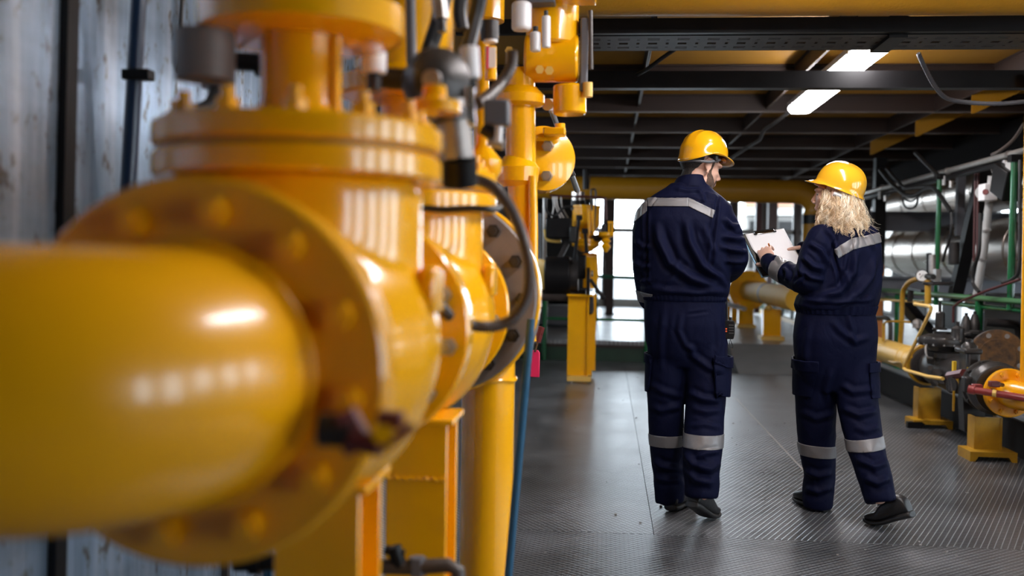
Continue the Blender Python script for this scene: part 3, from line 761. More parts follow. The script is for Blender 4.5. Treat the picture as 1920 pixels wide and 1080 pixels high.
# --- tall yellow valve column with the pale capsule gauges (x ~ 930-1110)
q0 = 3.6
tw = T('valve_column', 'tall yellow valve column with actuator at the top, beside the ceiling pipe end', 'valve', P(978, 600, q0))
def c_(px, py, dy=0): return P(px, py, q0 + dy)
MB().tube([c_(975, 130), c_(976, 300), c_(980, 420), c_(985, 640)], [.055, .055, .045, .04], 28).build('column', 'yellow_gloss', tw)
MB().tube([c_(998, 330, -.05), c_(1000, 420, -.05), c_(1000, 600, -.05)], .017, 16).build('side_pipe', 'yellow_gloss', tw)
MB().lathe([(.075, -.02), (.09, -.01), (.09, .02), (.06, .05)], c_(975, 190), Z_, 32).build('collar', 'yellow_gloss', tw)
MB().lathe([(.05, -.05), (.075, -.03), (.08, .02), (.05, .06)], c_(970, 325), Z_, 32).build('lower_body', 'yellow_gloss', tw)
MB().rod(c_(985, 110), c_(1085, 110), .085, n=32).build('gear_housing', 'yellow_gloss', tw, bevel=.01)
MB().lathe([(.085, 0), (.095, .01), (.095, .16), (.08, .18), (.08, .40)], c_(1035, 88), Z_, 40).build('actuator_drum', 'yellow_gloss', tw)
MB().box(c_(1075, -5, -.1), (.16, .1, .035)).build('top_plate', 'yellow_gloss', tw, bevel=.005)
MB().rod(c_(1068, 160), c_(1068, 215), .06).build('lower_gland', 'yellow_gloss', tw, bevel=.008)
MB().box(c_(1095, 105, -.02), (.028, .06, .26)).build('cover_plate', 'grey_beam', tw, bevel=.006)
MB().rod(c_(1102, 155, -.05), c_(1102, 182, -.05), .017).build('knob', 'yellow_pale', tw)
MB().rod(c_(1107, 20, -.05), c_(1108, 130, -.05), .008).build('stay_rod', 'hose_brown', tw)
for x, y in ((1012, 130), (1030, 132), (955, 95)): MB().hexa(c_(x, y, -.1), c_(x, y, -.075), .016).build('bolt', 'yellow_pale', tw)
def capsule(px, py0, py1, rpx, label, dy=-.16):
    r = rpx * (q0 + dy) / F
    t = T('capsule_gauge', label, 'gauge', c_(px, py1, dy))
    MB().rod(c_(px, py0, dy), c_(px, py1, dy), r, n=24).build('casing', 'white_plastic', t, bevel=r * .35, seg=3)
    MB().rod(c_(px, py0 - 10, dy), c_(px, py0, dy), r * .5, n=16).build('stem', 'dark_iron', t)
capsule(978, 4, 58, 19, 'largest pale capsule on the tall yellow valve column')
capsule(1004, 60, 97, 10, 'small pale capsule low on the tall yellow valve column')
capsule(1024, 30, 90, 8, 'slim pale capsule, rightmost on the tall yellow valve column')
one(MB().box(c_(1012, -4, -.12), (.11, .08, .05)), 'junction_box', 'grey_beam', 'grey junction box at the top of the tall yellow valve column', 'box', bevel=.005)
# round side flange with two big bolts
fd = T('side_flange', 'round yellow side flange with two big bolts beside the tall column', 'flange', P(1020, 300, 3.9))
cc = P(1014, 300, 3.9)
fl = MB().lathe([(.075, -.03), (.125, -.02), (.132, 0), (.125, .05), (.06, .07)], cc, (.35, -1, .05), 48).build('disc', 'yellow_gloss', fd)
for px, py in ((1026, 274), (1024, 330)):
    MB().hexa(P(px, py, 3.80), P(px + 6, py, 3.9), .022).rod(P(px, py, 3.78), P(px + 1, py, 3.82), .014).build('bolt', 'steel_dull', fl)
MB().rod(P(1050, 250, 3.85), P(1050, 232, 3.85), .02).build('lug', 'yellow_gloss', fd)
MB().box(P(1040, 248, 3.8), (.085, .08, .03)).build('top_lug', 'yellow_gloss', fd, bevel=.006)
rd = T('strut_rod', 'bright steel strut slanting down beside the round side flange', 'rod', P(1075, 350, 5.0))
MB().tube([P(1030, 195, 3.7), P(1048, 245, 4.2), P(1062, 300, 4.8), P(1082, 356, 5.6)], [.010, .011, .0125, .017], 14).build('rod', 'steel', rd)
for px, py, y in ((1056, 281, 4.6), (1071, 325, 5.1)):
    MB().rod(P(px - 3, py - 6, y), P(px + 3, py + 6, y), .018).build('ferrule', 'black_steel', rd)
MB().rod(P(1026, 196, 3.65), P(1032, 196, 3.7), .022).build('end_knob', 'white_plastic', rd)

# ================================================================== next station down the aisle on the left
sx, sy = -.253, 9.78
st = T('support_post', 'yellow steel post with base frame under the far black gearbox, left of the aisle', 'support post', (sx, sy, 0))
MB().box((sx - .0, sy, .045), (.235, .06, .05)).box((sx + .0, sy + .75, .045), (.235, .06, .05)).box((sx + .105, sy + .38, .045), (.025, .8, .05)).box((sx - .105, sy + .38, .045), (.025, .8, .05)).build('base_frame', 'yellow_pale', st)
MB().box((sx - .02, sy + .04, .46), (.20, .014, .80)).box((sx + .08, sy + .05, .46), (.012, .10, .80)).box((sx + .02, sy + .16, .46), (.20, .014, .80)).build('front_column', 'yellow_gloss', st)
MB().box((sx + .05, sy + .66, .46), (.20, .05, .80)).build('rear_column', 'yellow_gloss', st)
MB().box((sx, sy + .4, .865), (.26, .85, .02)).build('top_plate', 'yellow_gloss', st)
s_y = 9.9
def s(px, py, dy=0): return P(px, py, s_y + dy)
gb = T('gear_drive', 'black cylindrical gear drive with crank wheel on the far left yellow post', 'gearbox', s(1060, 560))
MB().rod(s(1022, 517), s(1070, 517), .19, n=32).build('drum', 'black_steel', gb, bevel=.015)
MB().rod(s(1070, 517), s(1084, 517), .165, n=32).build('drum_flange', 'dark_iron', gb)
MB().box(s(1090, 500), (.09, .18, .24)).build('gear_case', 'black_steel', gb, bevel=.012)
MB().rod(s(1100, 528, -.1), s(1106, 528, -.1), .14, n=28).build('crank_wheel', 'black_steel', gb)
MB().tube([s(1107, 524, -.12), s(1118, 540, -.15), s(1129, 556, -.18)], .018, 10).build('crank_arm', 'dark_iron', gb)
MB().ball(s(1130, 557, -.18), .028, 12).build('crank_grip', 'black_steel', gb)
MB().rod(s(1108, 513, -.1), s(1112, 513, -.1), .03, n=16).build('hub_nut', 'steel_dull', gb)
MB().rod(s(1008, 553), s(1090, 555), .058, n=20).build('torque_tube', 'hose_brown', gb)
MB().box(s(1092, 556), (.07, .1, .14)).build('mount', 'black_steel', gb)
yf = T('end_flange', 'yellow disc flange at the left end of the black gear drive', 'flange', s(1010, 515))
fl = MB().lathe([(.05, -.05), (.13, -.035), (.155, 0), (.155, .03), (.12, .05)], s(1013, 515, -.05), (-.55, -.8, 0), 40).build('disc', 'yellow_pale', yf)
for i in range(8):
    a = 2 * PI * i / 8; u, w, d = frame_for(V((-.55, -.8, 0)))
    MB().hexa(s(1013, 515, -.05) + u * .12 * math.cos(a) + w * .12 * math.sin(a) + d * -.01, s(1013, 515, -.05) + u * .12 * math.cos(a) + w * .12 * math.sin(a) + d * .05, .012).build('bolt', 'yellow_pale', fl)
bx = T('actuator_box', 'black box actuator above the black gear drive', 'actuator', s(1048, 455))
MB().box(s(1048, 428), (.25, .22, .20)).build('case', 'black_steel', bx, bevel=.012)
MB().box(s(1075, 440, -.05), (.07, .24, .16)).build('cover', 'black_rubber', bx, bevel=.012)
MB().beam(s(1064, 455), s(1048, 486), .10, .05).build('bracket', 'dark_iron', bx)
for px0, py0, px1, py1, nm in ((1086, 405, 1077, 490, 'taller'), (1097, 430, 1100, 475, 'shorter')):
    lv = T('hand_lever', nm + ' black hand lever standing in front of the far yellow valve', 'lever', s(px1, py1, -.15))
    MB().tube([s(px1, py1, -.15), s((px0 + px1) / 2, (py0 + py1) / 2, -.15), s(px0, py0, -.15)], [.02, .016, .018], 10).build('arm', 'black_steel', lv)
    MB().box(s(px0, py0 + 3, -.15), (.06, .03, .05)).build('grip', 'black_steel', lv, bevel=.006)
yv = T('control_valve', 'far yellow control valve with silver top on the left post', 'valve', s(1095, 560, .2))
MB().lathe([(.05, 0), (.10, .03), (.14, .06), (.14, .09), (.155, .095), (.155, .13), (.09, .14), (.085, .20), (.11, .23), (.14, .26), (.14, .44), (.15, .445), (.15, .465)], s(1098, 472, .2), Z_, 36).build('body', 'yellow_gloss', yv)
MB().tube([s(1105, 478, .2), s(1108, 515, .25), s(1106, 540, .25)], [.085, .08, .07], 24).build('lower_body', 'yellow_gloss', yv)
MB().rod(s(1084, 394, .2), s(1084, 376, .2), .075).build('dome_base', 'black_steel', yv)
MB().rod(s(1084, 376, .2), s(1084, 360, .2), .065).build('dome', 'steel', yv)
for px in (1112, 1104): MB().rod(s(px, 394, 0), s(px, 440, 0), .015).build('tie_rod', 'yellow_gloss', yv)
MB().rod(s(1106, 552, 0), s(1107, 582, 0), .035).ball(s(1107, 584, 0), .03).build('drain_cup', 'dark_iron', yv)
sv = T('relief_valve', 'small yellow relief valve hanging right of the far control valve', 'valve', s(1137, 470))
MB().lathe([(.012, -.06), (.035, -.03), (.05, 0), (.03, .03), (.05, .05), (.03, .08), (.07, .10), (.08, .11), (.08, .14)], s(1136, 462), Z_, 28).build('body', 'yellow_gloss', sv)
MB().box(s(1132, 430), (.05, .08, .10)).build('bonnet', 'dark_iron', sv, bevel=.008)
for px in (1142, 1148): MB().box(s(px, 432), (.018, .05, .13)).build('yoke_leg', 'yellow_gloss', sv)
MB().box(s(1145, 417), (.06, .08, .02)).build('yoke_top', 'yellow_gloss', sv)
MB().rod(s(1110, 448, .1), s(1130, 444, .1), .035).build('arm', 'dark_iron', sv)
one(MB().rod(s(1134, 486), s(1134, 515), .007), 'thin_rod', 'dark_iron', 'thin rod below the small yellow relief valve', 'rod')
cable('copper_tube', [s(1030, 366), s(1060, 368), s(1100, 369), s(1130, 371), s(1136, 376), s(1137, 412)], .011, 'maroon', 'reddish tube running over the far control valve to the relief valve', 'tube')
cable('loop_tube', [s(1110, 395), s(1108, 360), s(1112, 355), s(1117, 360), s(1116, 400), s(1113, 430), s(1108, 436)], .009, 'dark_iron', 'dark looped tube right of the silver topped far valve', 'tube')
cable('black_cable', [s(1075, 387), s(1060, 388), s(1050, 396), s(1042, 405), s(1032, 402), s(1024, 394), s(1022, 372)], .012, 'black_rubber', 'black cable drooping left from the silver topped far valve', 'cable')
for i, (x0, x1) in enumerate(((1040, 1052), (1044, 1058), (1036, 1034), (1052, 1066))):
    cable('loose_wire', [s(x0, 368, i * .1), s(x0 + 2, 388, i * .1), s(x1, 410, i * .1)], .006, 'steel_dull', 'thin loose wire above the far black box, %s' % ('leftmost but one', 'third from left', 'leftmost', 'rightmost')[i], 'wire')
one(MB().rod(s(1022, 372, .3), s(1020, 500, .3), .022), 'wall_conduit', 'steel_dull', 'pale upright conduit left of the far black box', 'conduit')
one(MB().rod(s(1009, 400, .5), s(1008, 515, .5), .025), 'wall_conduit', 'blue_paint', 'blue upright conduit beside the round yellow flange at far left', 'conduit')
cable('yellow_hose', [s(1022, 430), s(1026, 448), s(1040, 452), s(1052, 452)], .018, 'yellow_pale', 'pale yellow hose curving under the far black box', 'hose')
one(MB().rod(P(1098, 318, 10.5), P(1098, 355, 10.5), .03), 'hanger_rod', 'black_steel', 'black hanger rod dropping over the far ochre cross pipe', 'rod')
one(MB().rod(P(1106, 330, 10.5), P(1103, 355, 10.5), .008), 'hanger_rod', 'dark_iron', 'thin wire hanger beside the black hanger rod', 'rod')

# green railing in front of the platform
rl = T('railing', 'green steel railing at the platform edge left of the bearded man', 'railing', (-.2, 12.1, 0))
for px in (1019, 1211):
    b = PZ(px - 1, 677, 0); b = V((b.x, 11.97, 0))
    MB().rod(b, b + V((.01, 0, .52 if px == 1211 else .75)), .03, n=14).build('post', 'green_paint', rl)
a, b = P(1021, 597, 11.97), P(1211, 601, 11.97)
MB().rod(a, b, .018, n=12).build('rail', 'green_paint', rl)
rr = T('railing', 'green railing farther back in front of the bright end windows', 'railing', (0, 16.6, .25))
MB().rod(P(1118, 518, 16.6), P(1215, 522, 16.6), .032, n=12).build('rail', 'green_frame', rr)
MB().rod(P(1118, 518, 16.6), P(1118, 600, 16.6), .028, n=12).build('post', 'green_paint', rr)
MB().rod(P(1211, 522, 16.6), P(1211, 600, 16.6), .028, n=12).build('post', 'green_paint', rr)
cl = T('column', 'brown steel column on the far platform in front of the bright windows', 'column', (.06, 17.9, .25))
MB().box((.06, 17.9, 1.4), (.14, .14, 2.3)).build('shaft', 'column_brown', cl)
MB().box((.06, 17.9, .26), (.2, .2, .02)).build('base_plate', 'brown_steel', cl)
one(MB().box(P(1050, 590, 14.5), (.7, .5, .28)), 'floor_duct', 'grey_beam', 'low grey duct on the far platform behind the yellow post', 'duct', bevel=.02)
# ================================================================== pipe rack on the right
RX = 2.9
# chrome conduit rail with clamps
a, b = PX(1600, 368, RX), PX(1990, 264, RX)
cr = T('conduit_rail', 'shiny conduit rail rising along the right wall above the silver pipes', 'conduit', a)
MB().rod(a, b, .024, n=20).build('conduit', 'galvanised', cr)
MB().rod(a - V((0, 0, .055)), b - V((0, 0, .055)), .022, n=16).build('lower_conduit', 'black_steel', cr)
for px, py in ((1655, 352), (1777, 321), (1893, 290)):
    p = PX(px, py, RX)
    c = MB().rod(p - V((0, .02, 0)), p + V((0, .02, 0)), .031, n=16).build('clamp', 'steel', cr)
    MB().rod(p - V((.03, 0, .04)), p - V((.03, 0, .12)), .016).build('clamp_bolt', 'white_paint', c)
    MB().rod(p - V((-.03, 0, .08)), p - V((-.03, 0, .14)), .02).build('clamp_nut', 'steel', c)

# green hanging posts and the green rails
for px0, py0, px1, py1, r, lb in ((1758, 332, 1755, 572, .030, 'green upright in front of the silver pipe, left of the white slanting pipe'), (1907, 296, 1894, 580, .034, 'green upright near the right photo edge, in front of the silver pipe')):
    pa, pbm = PX(px0, py0, RX - .06), PX(px1, py1, RX - .06)
    t = T('green_upright', lb, 'upright', pbm)
    MB().rod(pbm, V((pbm.x, pbm.y, pa.z)), r * .72, n=16).build('tube', 'green_paint', t)
    MB().box(V((pbm.x, pbm.y, pa.z)), (.07, .07, .05)).build('head_bracket', 'black_steel', t)
gl = T('guard_rail', 'green pipe guard rail behind the curly haired woman on the right', 'railing', PX(1640, 545, 2.82))
MB().rod(PX(1578, 537.5, 2.82), PX(2000, 573, 2.82), .021, n=18).build('rail', 'green_pale', gl)
MB().rod(PX(1578, 549.5, 2.86), PX(2000, 590, 2.86), .020, n=14).build('lower_rail', 'green_paint', gl)
for px, py in ((1684, 552), (1637, 548), (1836, 560)):
    p = PX(px, py, 2.84); MB().rod(p, V((p.x, p.y, .05)), .03, n=14).build('post', 'green_paint', gl)
one(MB().rod(PX(1600, 560, 2.72), PX(1730, 566, 2.72), .010), 'pale_tube', 'yellow_pale', 'pale yellow tube running level below the green guard rail', 'tube')
one(MB().box(PX(1646, 590, 3.0), (.08, .08, 1.1)), 'orange_post', 'orange_paint', 'orange post behind the green guard rail beside the woman', 'post')

# silver clad pipes
def clad(name, label, x, y0, y1, z, r, m='cladding', bands=(), cap=True, taper=True):
    t = T(name, label, 'pipe', (x, (y0 + y1) / 2, z))
    prof = [(r, y0), (r, y1 - .0)]
    if taper: prof += [(r * .86, y1 + .35), (r * .7, y1 + .55), (r * .7, y1 + 1.2)]
    MB().lathe(prof, (x, 0, z), Y_, 64).build('cladding', m, t)
    for q in bands:
        MB().lathe([(r + .001, q - .012), (r + .006, q - .008), (r + .006, q + .008), (r + .001, q + .012)], (x, 0, z), Y_, 64).build('seam_band', m, t)
    return t
clad('insulated_pipe', 'large silver clad pipe at mid height on the right, the thickest one', 3.8, 4.2, 13.0, 1.37, .30, bands=(7.3, 8.55, 9.25, 9.95, 10.9, 11.9, 12.7))
clad('insulated_pipe', 'silver clad pipe high on the right, just under the chrome conduit rail', 4.05, 4.2, 14.0, 2.03, .24, bands=(8.6, 9.7, 10.25, 11.0, 11.8, 12.6, 13.5))
clad('insulated_pipe', 'dull grey clad pipe behind and above the thickest silver pipe', 4.7, 4.2, 15.5, 1.62, .22, m='cladding_cool', bands=(9, 11, 13))
clad('insulated_pipe', 'low silver clad pipe below the thickest one at the right edge', 3.6, 4.2, 9.0, .86, .12, bands=tuple(5.0 + .22 * i for i in range(18)), taper=True)
one(MB().beam((4.3, 6.6, 2.53), (4.3, 15.5, 2.46), .7, .3), 'duct', 'dark_duct', 'dark brown duct in the shade above the high silver pipe', 'duct')
# vertical clad ducts in front of the right windows
for i, (y, r) in enumerate(((6.3, .16), (6.85, .12), (7.5, .15), (9.6, .15), (10.3, .12), (12.2, .16))):
    t = T('vertical_duct', 'upright silver duct against the right windows, %s' % ('nearest to the right photo edge', 'slim second from the right edge', 'wide third from the right edge', 'behind the regulator', 'slim, behind the gauge', 'far one behind the woman')[i], 'duct', (5.12, y, 0))
    MB().rod((5.12, y, 0), (5.12, y, 2.6), r, n=36).build('cladding', 'cladding_cool', t)
    for z in (.6, 1.3, 2.0): MB().lathe([(r + .001, -.012), (r + .006, 0), (r + .001, .012)], (5.12, y, z), Z_, 36).build('seam_band', 'cladding_cool', t)
# grey steel channels carrying the pipes
for i, (z, y, lb) in enumerate(((1.70, 11.6, 'grey steel channel under the high silver pipe, behind the blond hair'), (.985, 10.6, 'grey steel channel under the thickest silver pipe, right of the woman'))):
    q = MB().box((3.55, y, z), (1.9, .05, .22)).box((3.55, y - .04, z + .1), (1.9, .1, .02)).box((3.55, y - .04, z - .1), (1.9, .1, .02))
    one(q, 'steel_channel', 'grey_beam', lb, 'steel beam')
one(MB().box((3.02, 11.5, 1.2), (.12, .12, 2.4)), 'rack_column', 'black_steel', 'black rack column behind the blond hair', 'column')
one(MB().box((3.35, 9.9, 1.8), (.07, .07, .6)), 'rack_column', 'grey_beam', 'short grey post between the two big silver pipes', 'column')
# black diagonal brace, red uprights, white slanting pipe
one(MB().beam(PX(1790, 560, 3.1), PX(1850, 300, 3.1), .10, .10), 'diagonal_brace', 'black_steel', 'black diagonal steel brace in front of the thickest silver pipe', 'brace')
for i, (px0, px1) in enumerate(((1829, 1826), (1834, 1832))):
    one(MB().rod(PX(px1, 490, 3.0), PX(px0, 322, 3.0), .010), 'red_tube', 'maroon', ('left' if i == 0 else 'right') + ' one of two thin dark red upright tubes beside the white slanting pipe', 'tube')
ws = T('vent_pipe', 'white slanting pipe with square junction box on the right', 'pipe', PX(1832, 555, 2.95))
MB().tube([PX(1830, 560, 2.95), PX(1845, 470, 2.95), PX(1860, 330, 2.95)], .029, 20).build('pipe', 'white_paint', ws)
for px, py in ((1855, 380), (1850, 432), (1843, 485)):
    p = PX(px, py, 2.95); MB().rod(p - V((-.003, 0, .01)), p + V((-.003, 0, .01)), .032).build('pipe_band', 'steel_dull', ws)
jb = MB().box(PX(1852, 361, 2.9), (.10, .13, .13)).build('junction_box', 'white_plastic', ws, bevel=.008)
MB().rod(PX(1840, 361, 2.9), PX(1852, 361, 2.98), .05).build('collar', 'white_paint', ws)
MB().lathe([(.022, -.006), (.022, .006)], PX(1848, 360, 2.83), (-.7, -.7, 0), 20).build('knockout', 'red_dark', jb)
fl = T('floodlight', 'black floodlight with pale bracket hung under the chrome conduit rail', 'lamp', PX(1886, 318, 2.85))
MB().box(PX(1887, 341, 2.85), (.12, .26, .22), Matrix.Rotation(.35, 3, 'X')).build('housing', 'black_steel', fl, bevel=.01)
MB().box(PX(1886, 314, 2.88), (.06, .26, .06)).build('bracket', 'steel', fl, bevel=.006)
MB().box(PX(1896, 318, 2.85), (.05, .10, .12)).build('driver_box', 'white_paint', fl, bevel=.006)

# cables hanging at the conduit rail
def rc(px, py, x=2.82): return PX(px, py, x)
for i, pts in enumerate((
    [(1650, 318), (1668, 340), (1690, 360), (1700, 366), (1716, 366), (1735, 355), (1750, 352), (1765, 370), (1783, 398)],
    [(1662, 316), (1680, 336), (1698, 352), (1725, 350), (1745, 350)],
    [(1716, 286), (1735, 305), (1752, 322), (1760, 330)],
    [(1692, 362), (1693, 378), (1698, 388), (1708, 391), (1717, 386), (1721, 372), (1718, 364)],
    [(1693, 364), (1698, 374), (1708, 378), (1718, 372), (1730, 360)],
    [(1784, 398), (1784, 425), (1780, 450), (1773, 470), (1768, 490)],
    [(1860, 318), (1866, 330), (1875, 333), (1886, 330)],
    [(1913, 300), (1912, 400), (1911, 500), (1900, 522), (1880, 530)],
    [(1838, 400), (1836, 470), (1827, 500), (1824, 530), (1836, 548)])):
    lb = ('thick black cable arching under the chrome rail towards the green upright', 'second black cable running beside the thick arching one', 'black cable bundle crossing the chrome rail by the green upright',
          'black cable hanging in the deepest loop under the chrome rail', 'thin black cable hanging in a shallow loop under the chrome rail', 'dark cable drooping in front of the thickest silver pipe', 'black cable curling at the floodlight',
          'dark cable down the right photo edge', 'black cable along the white slanting pipe')[i]
    cable('black_cable', [rc(*p) for p in pts], (.020, .016, .018, .011, .008, .012, .010, .012, .014)[i], 'black_rubber', lb)
cable('dark_red_tube', [rc(1912, 524, 2.8), rc(1850, 545, 2.75), rc(1800, 566, 2.7), rc(1788, 575, 2.7), rc(1787, 605, 2.7)], .010, 'maroon', 'thin dark red tube slanting down to the pilot domes', 'tube', sub=0)

# gauge stand
gs = T('pressure_gauge', 'round white pressure gauge on a bent yellow tube', 'gauge', rc(1733, 520, 2.6))
gc = rc(1729, 517, 2.62)
ga = (EYE - gc).normalized()
MB().lathe([(.048, -.03), (.052, -.02), (.052, .012), (.046, .014)], gc, ga, 32).build('case', 'black_steel', gs)
dl = MB().lathe([(.045, .0145), (.045, .016)], gc, ga, 32).build('dial', 'dial_white', gs)
u, w, d = frame_for(ga)
MB().beam(gc + ga * .018 + u * .018 - w * .02, gc + ga * .018 - u * .01 + w * .012, .004, .003, up=ga).build('needle', 'black_steel', dl)
MB().ball(gc + ga * .016 - u * .018 * (1 if u.x > 0 else -1) + w * .012, .006, 8).build('mark', 'red_dark', dl)
MB().tube([rc(1688, 648, 2.6), rc(1691, 600, 2.6), rc(1692, 560, 2.6), rc(1695, 542, 2.6), rc(1704, 530, 2.6), rc(1716, 524, 2.6), rc(1724, 522, 2.6)], .021, 16, sub=4).build('stand_tube', 'yellow_dirty', gs)
MB().rod(rc(1738, 518, 2.62), rc(1750, 519, 2.62), .022).build('connector', 'dark_iron', gs)
MB().rod(rc(1740, 525, 2.62), rc(1740, 570, 2.62), .026).build('riser', 'yellow_dirty', gs)
MB().hexa(rc(1708, 545, 2.6), rc(1706, 565, 2.6), .025).build('cock', 'dark_iron', gs)
MB().beam(rc(1706, 541, 2.6), rc(1730, 546, 2.6), .03, .02).build('cock_handle', 'black_steel', gs)
hw = T('handwheel', 'dark handwheel on grey stem left of the green upright', 'handwheel', rc(1752, 528, 2.7))
MB().tube([rc(1758, 527, 2.7) + V((.105 * math.cos(q), .105 * math.sin(q), -.02)) for q in [2 * PI * i / 36 for i in range(36)]], .014, 10, closed=True).build('rim', 'dark_iron', hw)
for q in (0.3, 2.4, 4.5): MB().rod(rc(1758, 527, 2.7) + V((0, 0, -.02)), rc(1758, 527, 2.7) + V((.105 * math.cos(q), .105 * math.sin(q), -.02)), .008).build('spoke', 'dark_iron', hw)
MB().rod(rc(1748, 525, 2.7), rc(1748, 478, 2.7), .028).build('stem', 'steel_dull', hw)
MB().rod(rc(1742, 520, 2.72), rc(1742, 475, 2.72), .022).build('yoke', 'black_steel', hw)
MB().hexa(rc(1757, 505, 2.7), rc(1757, 528, 2.7), .034).build('hub', 'steel', hw)
one(MB().rod(rc(1789, 454, 3.0), rc(1788, 496, 3.0), .045), 'silencer', 'dark_iron', 'short dark upright cylinder in front of the thickest silver pipe', 'cylinder', bevel=.006)

# near yellow pipe, flange and regulator
TX = 2.5
def t_(px, py, x=TX): return PX(px, py, x)
pz = .44
np_ = T('gas_pipe', 'pale yellow pipe low on the right, running behind the woman to the grey regulator', 'pipe', (TX, 9.3, pz))
MB().rod((TX, 8.02, pz), (TX, 11.9, pz), .102, n=40).build('pipe', 'yellow_pale', np_)
for y in (8.35, 8.5): MB().lathe([(.103, -.006), (.106, 0), (.103, .006)], (TX, y, pz), Y_, 40).build('weld_ring', 'yellow_pale', np_)
flange(np_, (TX, 8.0, pz), Y_, .165, .036, 8, .016, .134, 'yellow_dirty', 'yellow_dirty', 'flange', ends=(True, True))
flange(np_, (TX, 10.6, pz), Y_, .165, .036, 8, .016, .134, 'yellow_dirty', 'yellow_dirty', 'flange', ends=(True, True))
MB().rod(t_(1657, 640, 2.42), t_(1657, 606, 2.42), .014).build('nipple', 'yellow_dirty', np_)
MB().tube([t_(1665, 677, 2.36), t_(1677, 680, 2.36), t_(1690, 679, 2.36)], [.006, .014, .006], 8).build('small_tap', 'yellow_dirty', np_)
cable('impulse_tube', [t_(1657, 610, 2.42), t_(1660, 604, 2.42), t_(1672, 602, 2.45), t_(1706, 604, 2.5)], .009, 'yellow_dirty', 'thin dull yellow tube level above the pale yellow pipe', 'tube', sub=0)
cable('impulse_tube', [t_(1768, 710, 2.28), t_(1740, 706, 2.26), t_(1698, 694, 2.25), t_(1695, 690, 2.25), t_(1696, 684, 2.25), t_(1745, 583, 2.3), t_(1746, 577, 2.3), t_(1741, 574, 2.32), t_(1715, 570, 2.35)], .013, 'yellow_pale', 'bent pale yellow tube in front of the regulator flange', 'tube', sub=0)
hz = T('black_hose', 'black hose behind the thin dull yellow tube, near the woman', 'hose', t_(1670, 640, 2.6))
MB().tube([t_(1640, 597, 2.7), t_(1658, 596, 2.7), t_(1668, 602, 2.7), t_(1670, 620, 2.7), t_(1669, 645, 2.7)], .022, 12, sub=4).build('hose', 'dark_iron', hz)

rg = T('pressure_regulator', 'grey cast pressure regulator with flat round diaphragm head', 'regulator', t_(1770, 690))
ry = 7.45
def r_(px, py, dy=0): return P(px, py, ry + dy)
MB().lathe([(.08, -.085), (.10, -.05), (.145, -.043), (.150, -.04), (.150, -.028), (.165, -.027), (.168, -.01), (.165, .008), (.150, .009), (.148, .018), (.10, .034), (.06, .04), (.06, .055)], r_(1766, 636), Z_, 44).build('diaphragm_head', 'grey_iron', rg, sharp=28)
MB().lathe([(.05, 0), (.05, .01), (.034, .015), (.032, .12), (.022, .13)], r_(1762, 618), Z_, 28).build('spring_case', 'grey_iron', rg)
MB().rod(r_(1762, 596), r_(1762, 566), .010).build('adjuster', 'dark_iron', rg)
MB().lathe([(.050, 0), (.050, .01), (.044, .02), (.044, .13), (.03, .14), (.012, .15), (.012, .18)], r_(1795, 650, -.1), Z_, 30).build('pilot_case', 'grey_iron', rg)
MB().lathe([(.095, 0), (.105, .01), (.105, .04), (.09, .045), (.09, .06), (.11, .065), (.11, .10), (.08, .11)], r_(1782, 688, -.05), Z_, 40).build('upper_body', 'grey_iron', rg)
MB().lathe([(.07, 0), (.075, .05), (.08, .06), (.08, .09), (.06, .1), (.06, .14)], r_(1757, 682, .05), Z_, 36).build('neck', 'dark_iron', rg)
MB().tube([(TX + .02, 7.95, pz), (TX + .02, 7.8, pz), (TX + .01, 7.55, pz + .02), (TX, 7.3, pz), (TX, 7.05, pz)], [.11, .14, .155, .14, .11], 32, sub=3).build('body', 'dark_iron', rg)
for i in range(14):
    q = 2 * PI * i / 14; c = r_(1766, 636) + V((.157 * math.cos(q), .157 * math.sin(q), 0))
    MB().hexa(c - V((0, 0, .04)), c + V((0, 0, .018)), .008).build('bolt', 'steel_dull', rg)
MB().tube([r_(1748, 672, -.12), r_(1738, 668, -.14), r_(1736, 650, -.1), r_(1744, 640, -.05)], .008, 8, sub=4).build('impulse_line', 'steel_dull', rg)
MB().tube([r_(1800, 640, -.15), r_(1808, 628, -.05), r_(1818, 626, .1)], .008, 8, sub=4).build('impulse_line', 'steel_dull', rg)
for px, py, rr_ in ((1756, 700, .035), (1766, 712, .03), (1752, 718, .028), (1772, 700, .022), (1744, 690, .02)):
    MB().hexa(r_(px, py, -.2), r_(px, py, -.12), rr_).build('plug', 'grey_iron', rg)
MB().lathe([(.13, -.025), (.142, -.02), (.142, .02), (.13, .025)], (TX, 7.96, pz), Y_, 40).build('rear_flange', 'dark_iron', rg)
lt = T('regulator_tap', 'small dark red tap with tag below the grey regulator', 'tap', t_(1788, 700, 2.3))
MB().hexa(t_(1780, 705, 2.3), t_(1808, 700, 2.3), .03).build('body', 'red_dark', lt)
MB().rod(t_(1783, 708, 2.26), t_(1785, 735, 2.26), .02).build('dial_back', 'dark_iron', lt)
MB().lathe([(.05, -.008), (.05, .008)], t_(1785, 723, 2.26), (-1, -.4, 0), 24).build('dial', 'grey_iron', lt)
MB().box(t_(1788, 752, 2.26), (.012, .012, .13)).build('tag_strip', 'yellow_dirty', lt)
MB().box(t_(1789, 690, 2.3), (.02, .03, .09)).build('yellow_lever', 'yellow_label', lt)
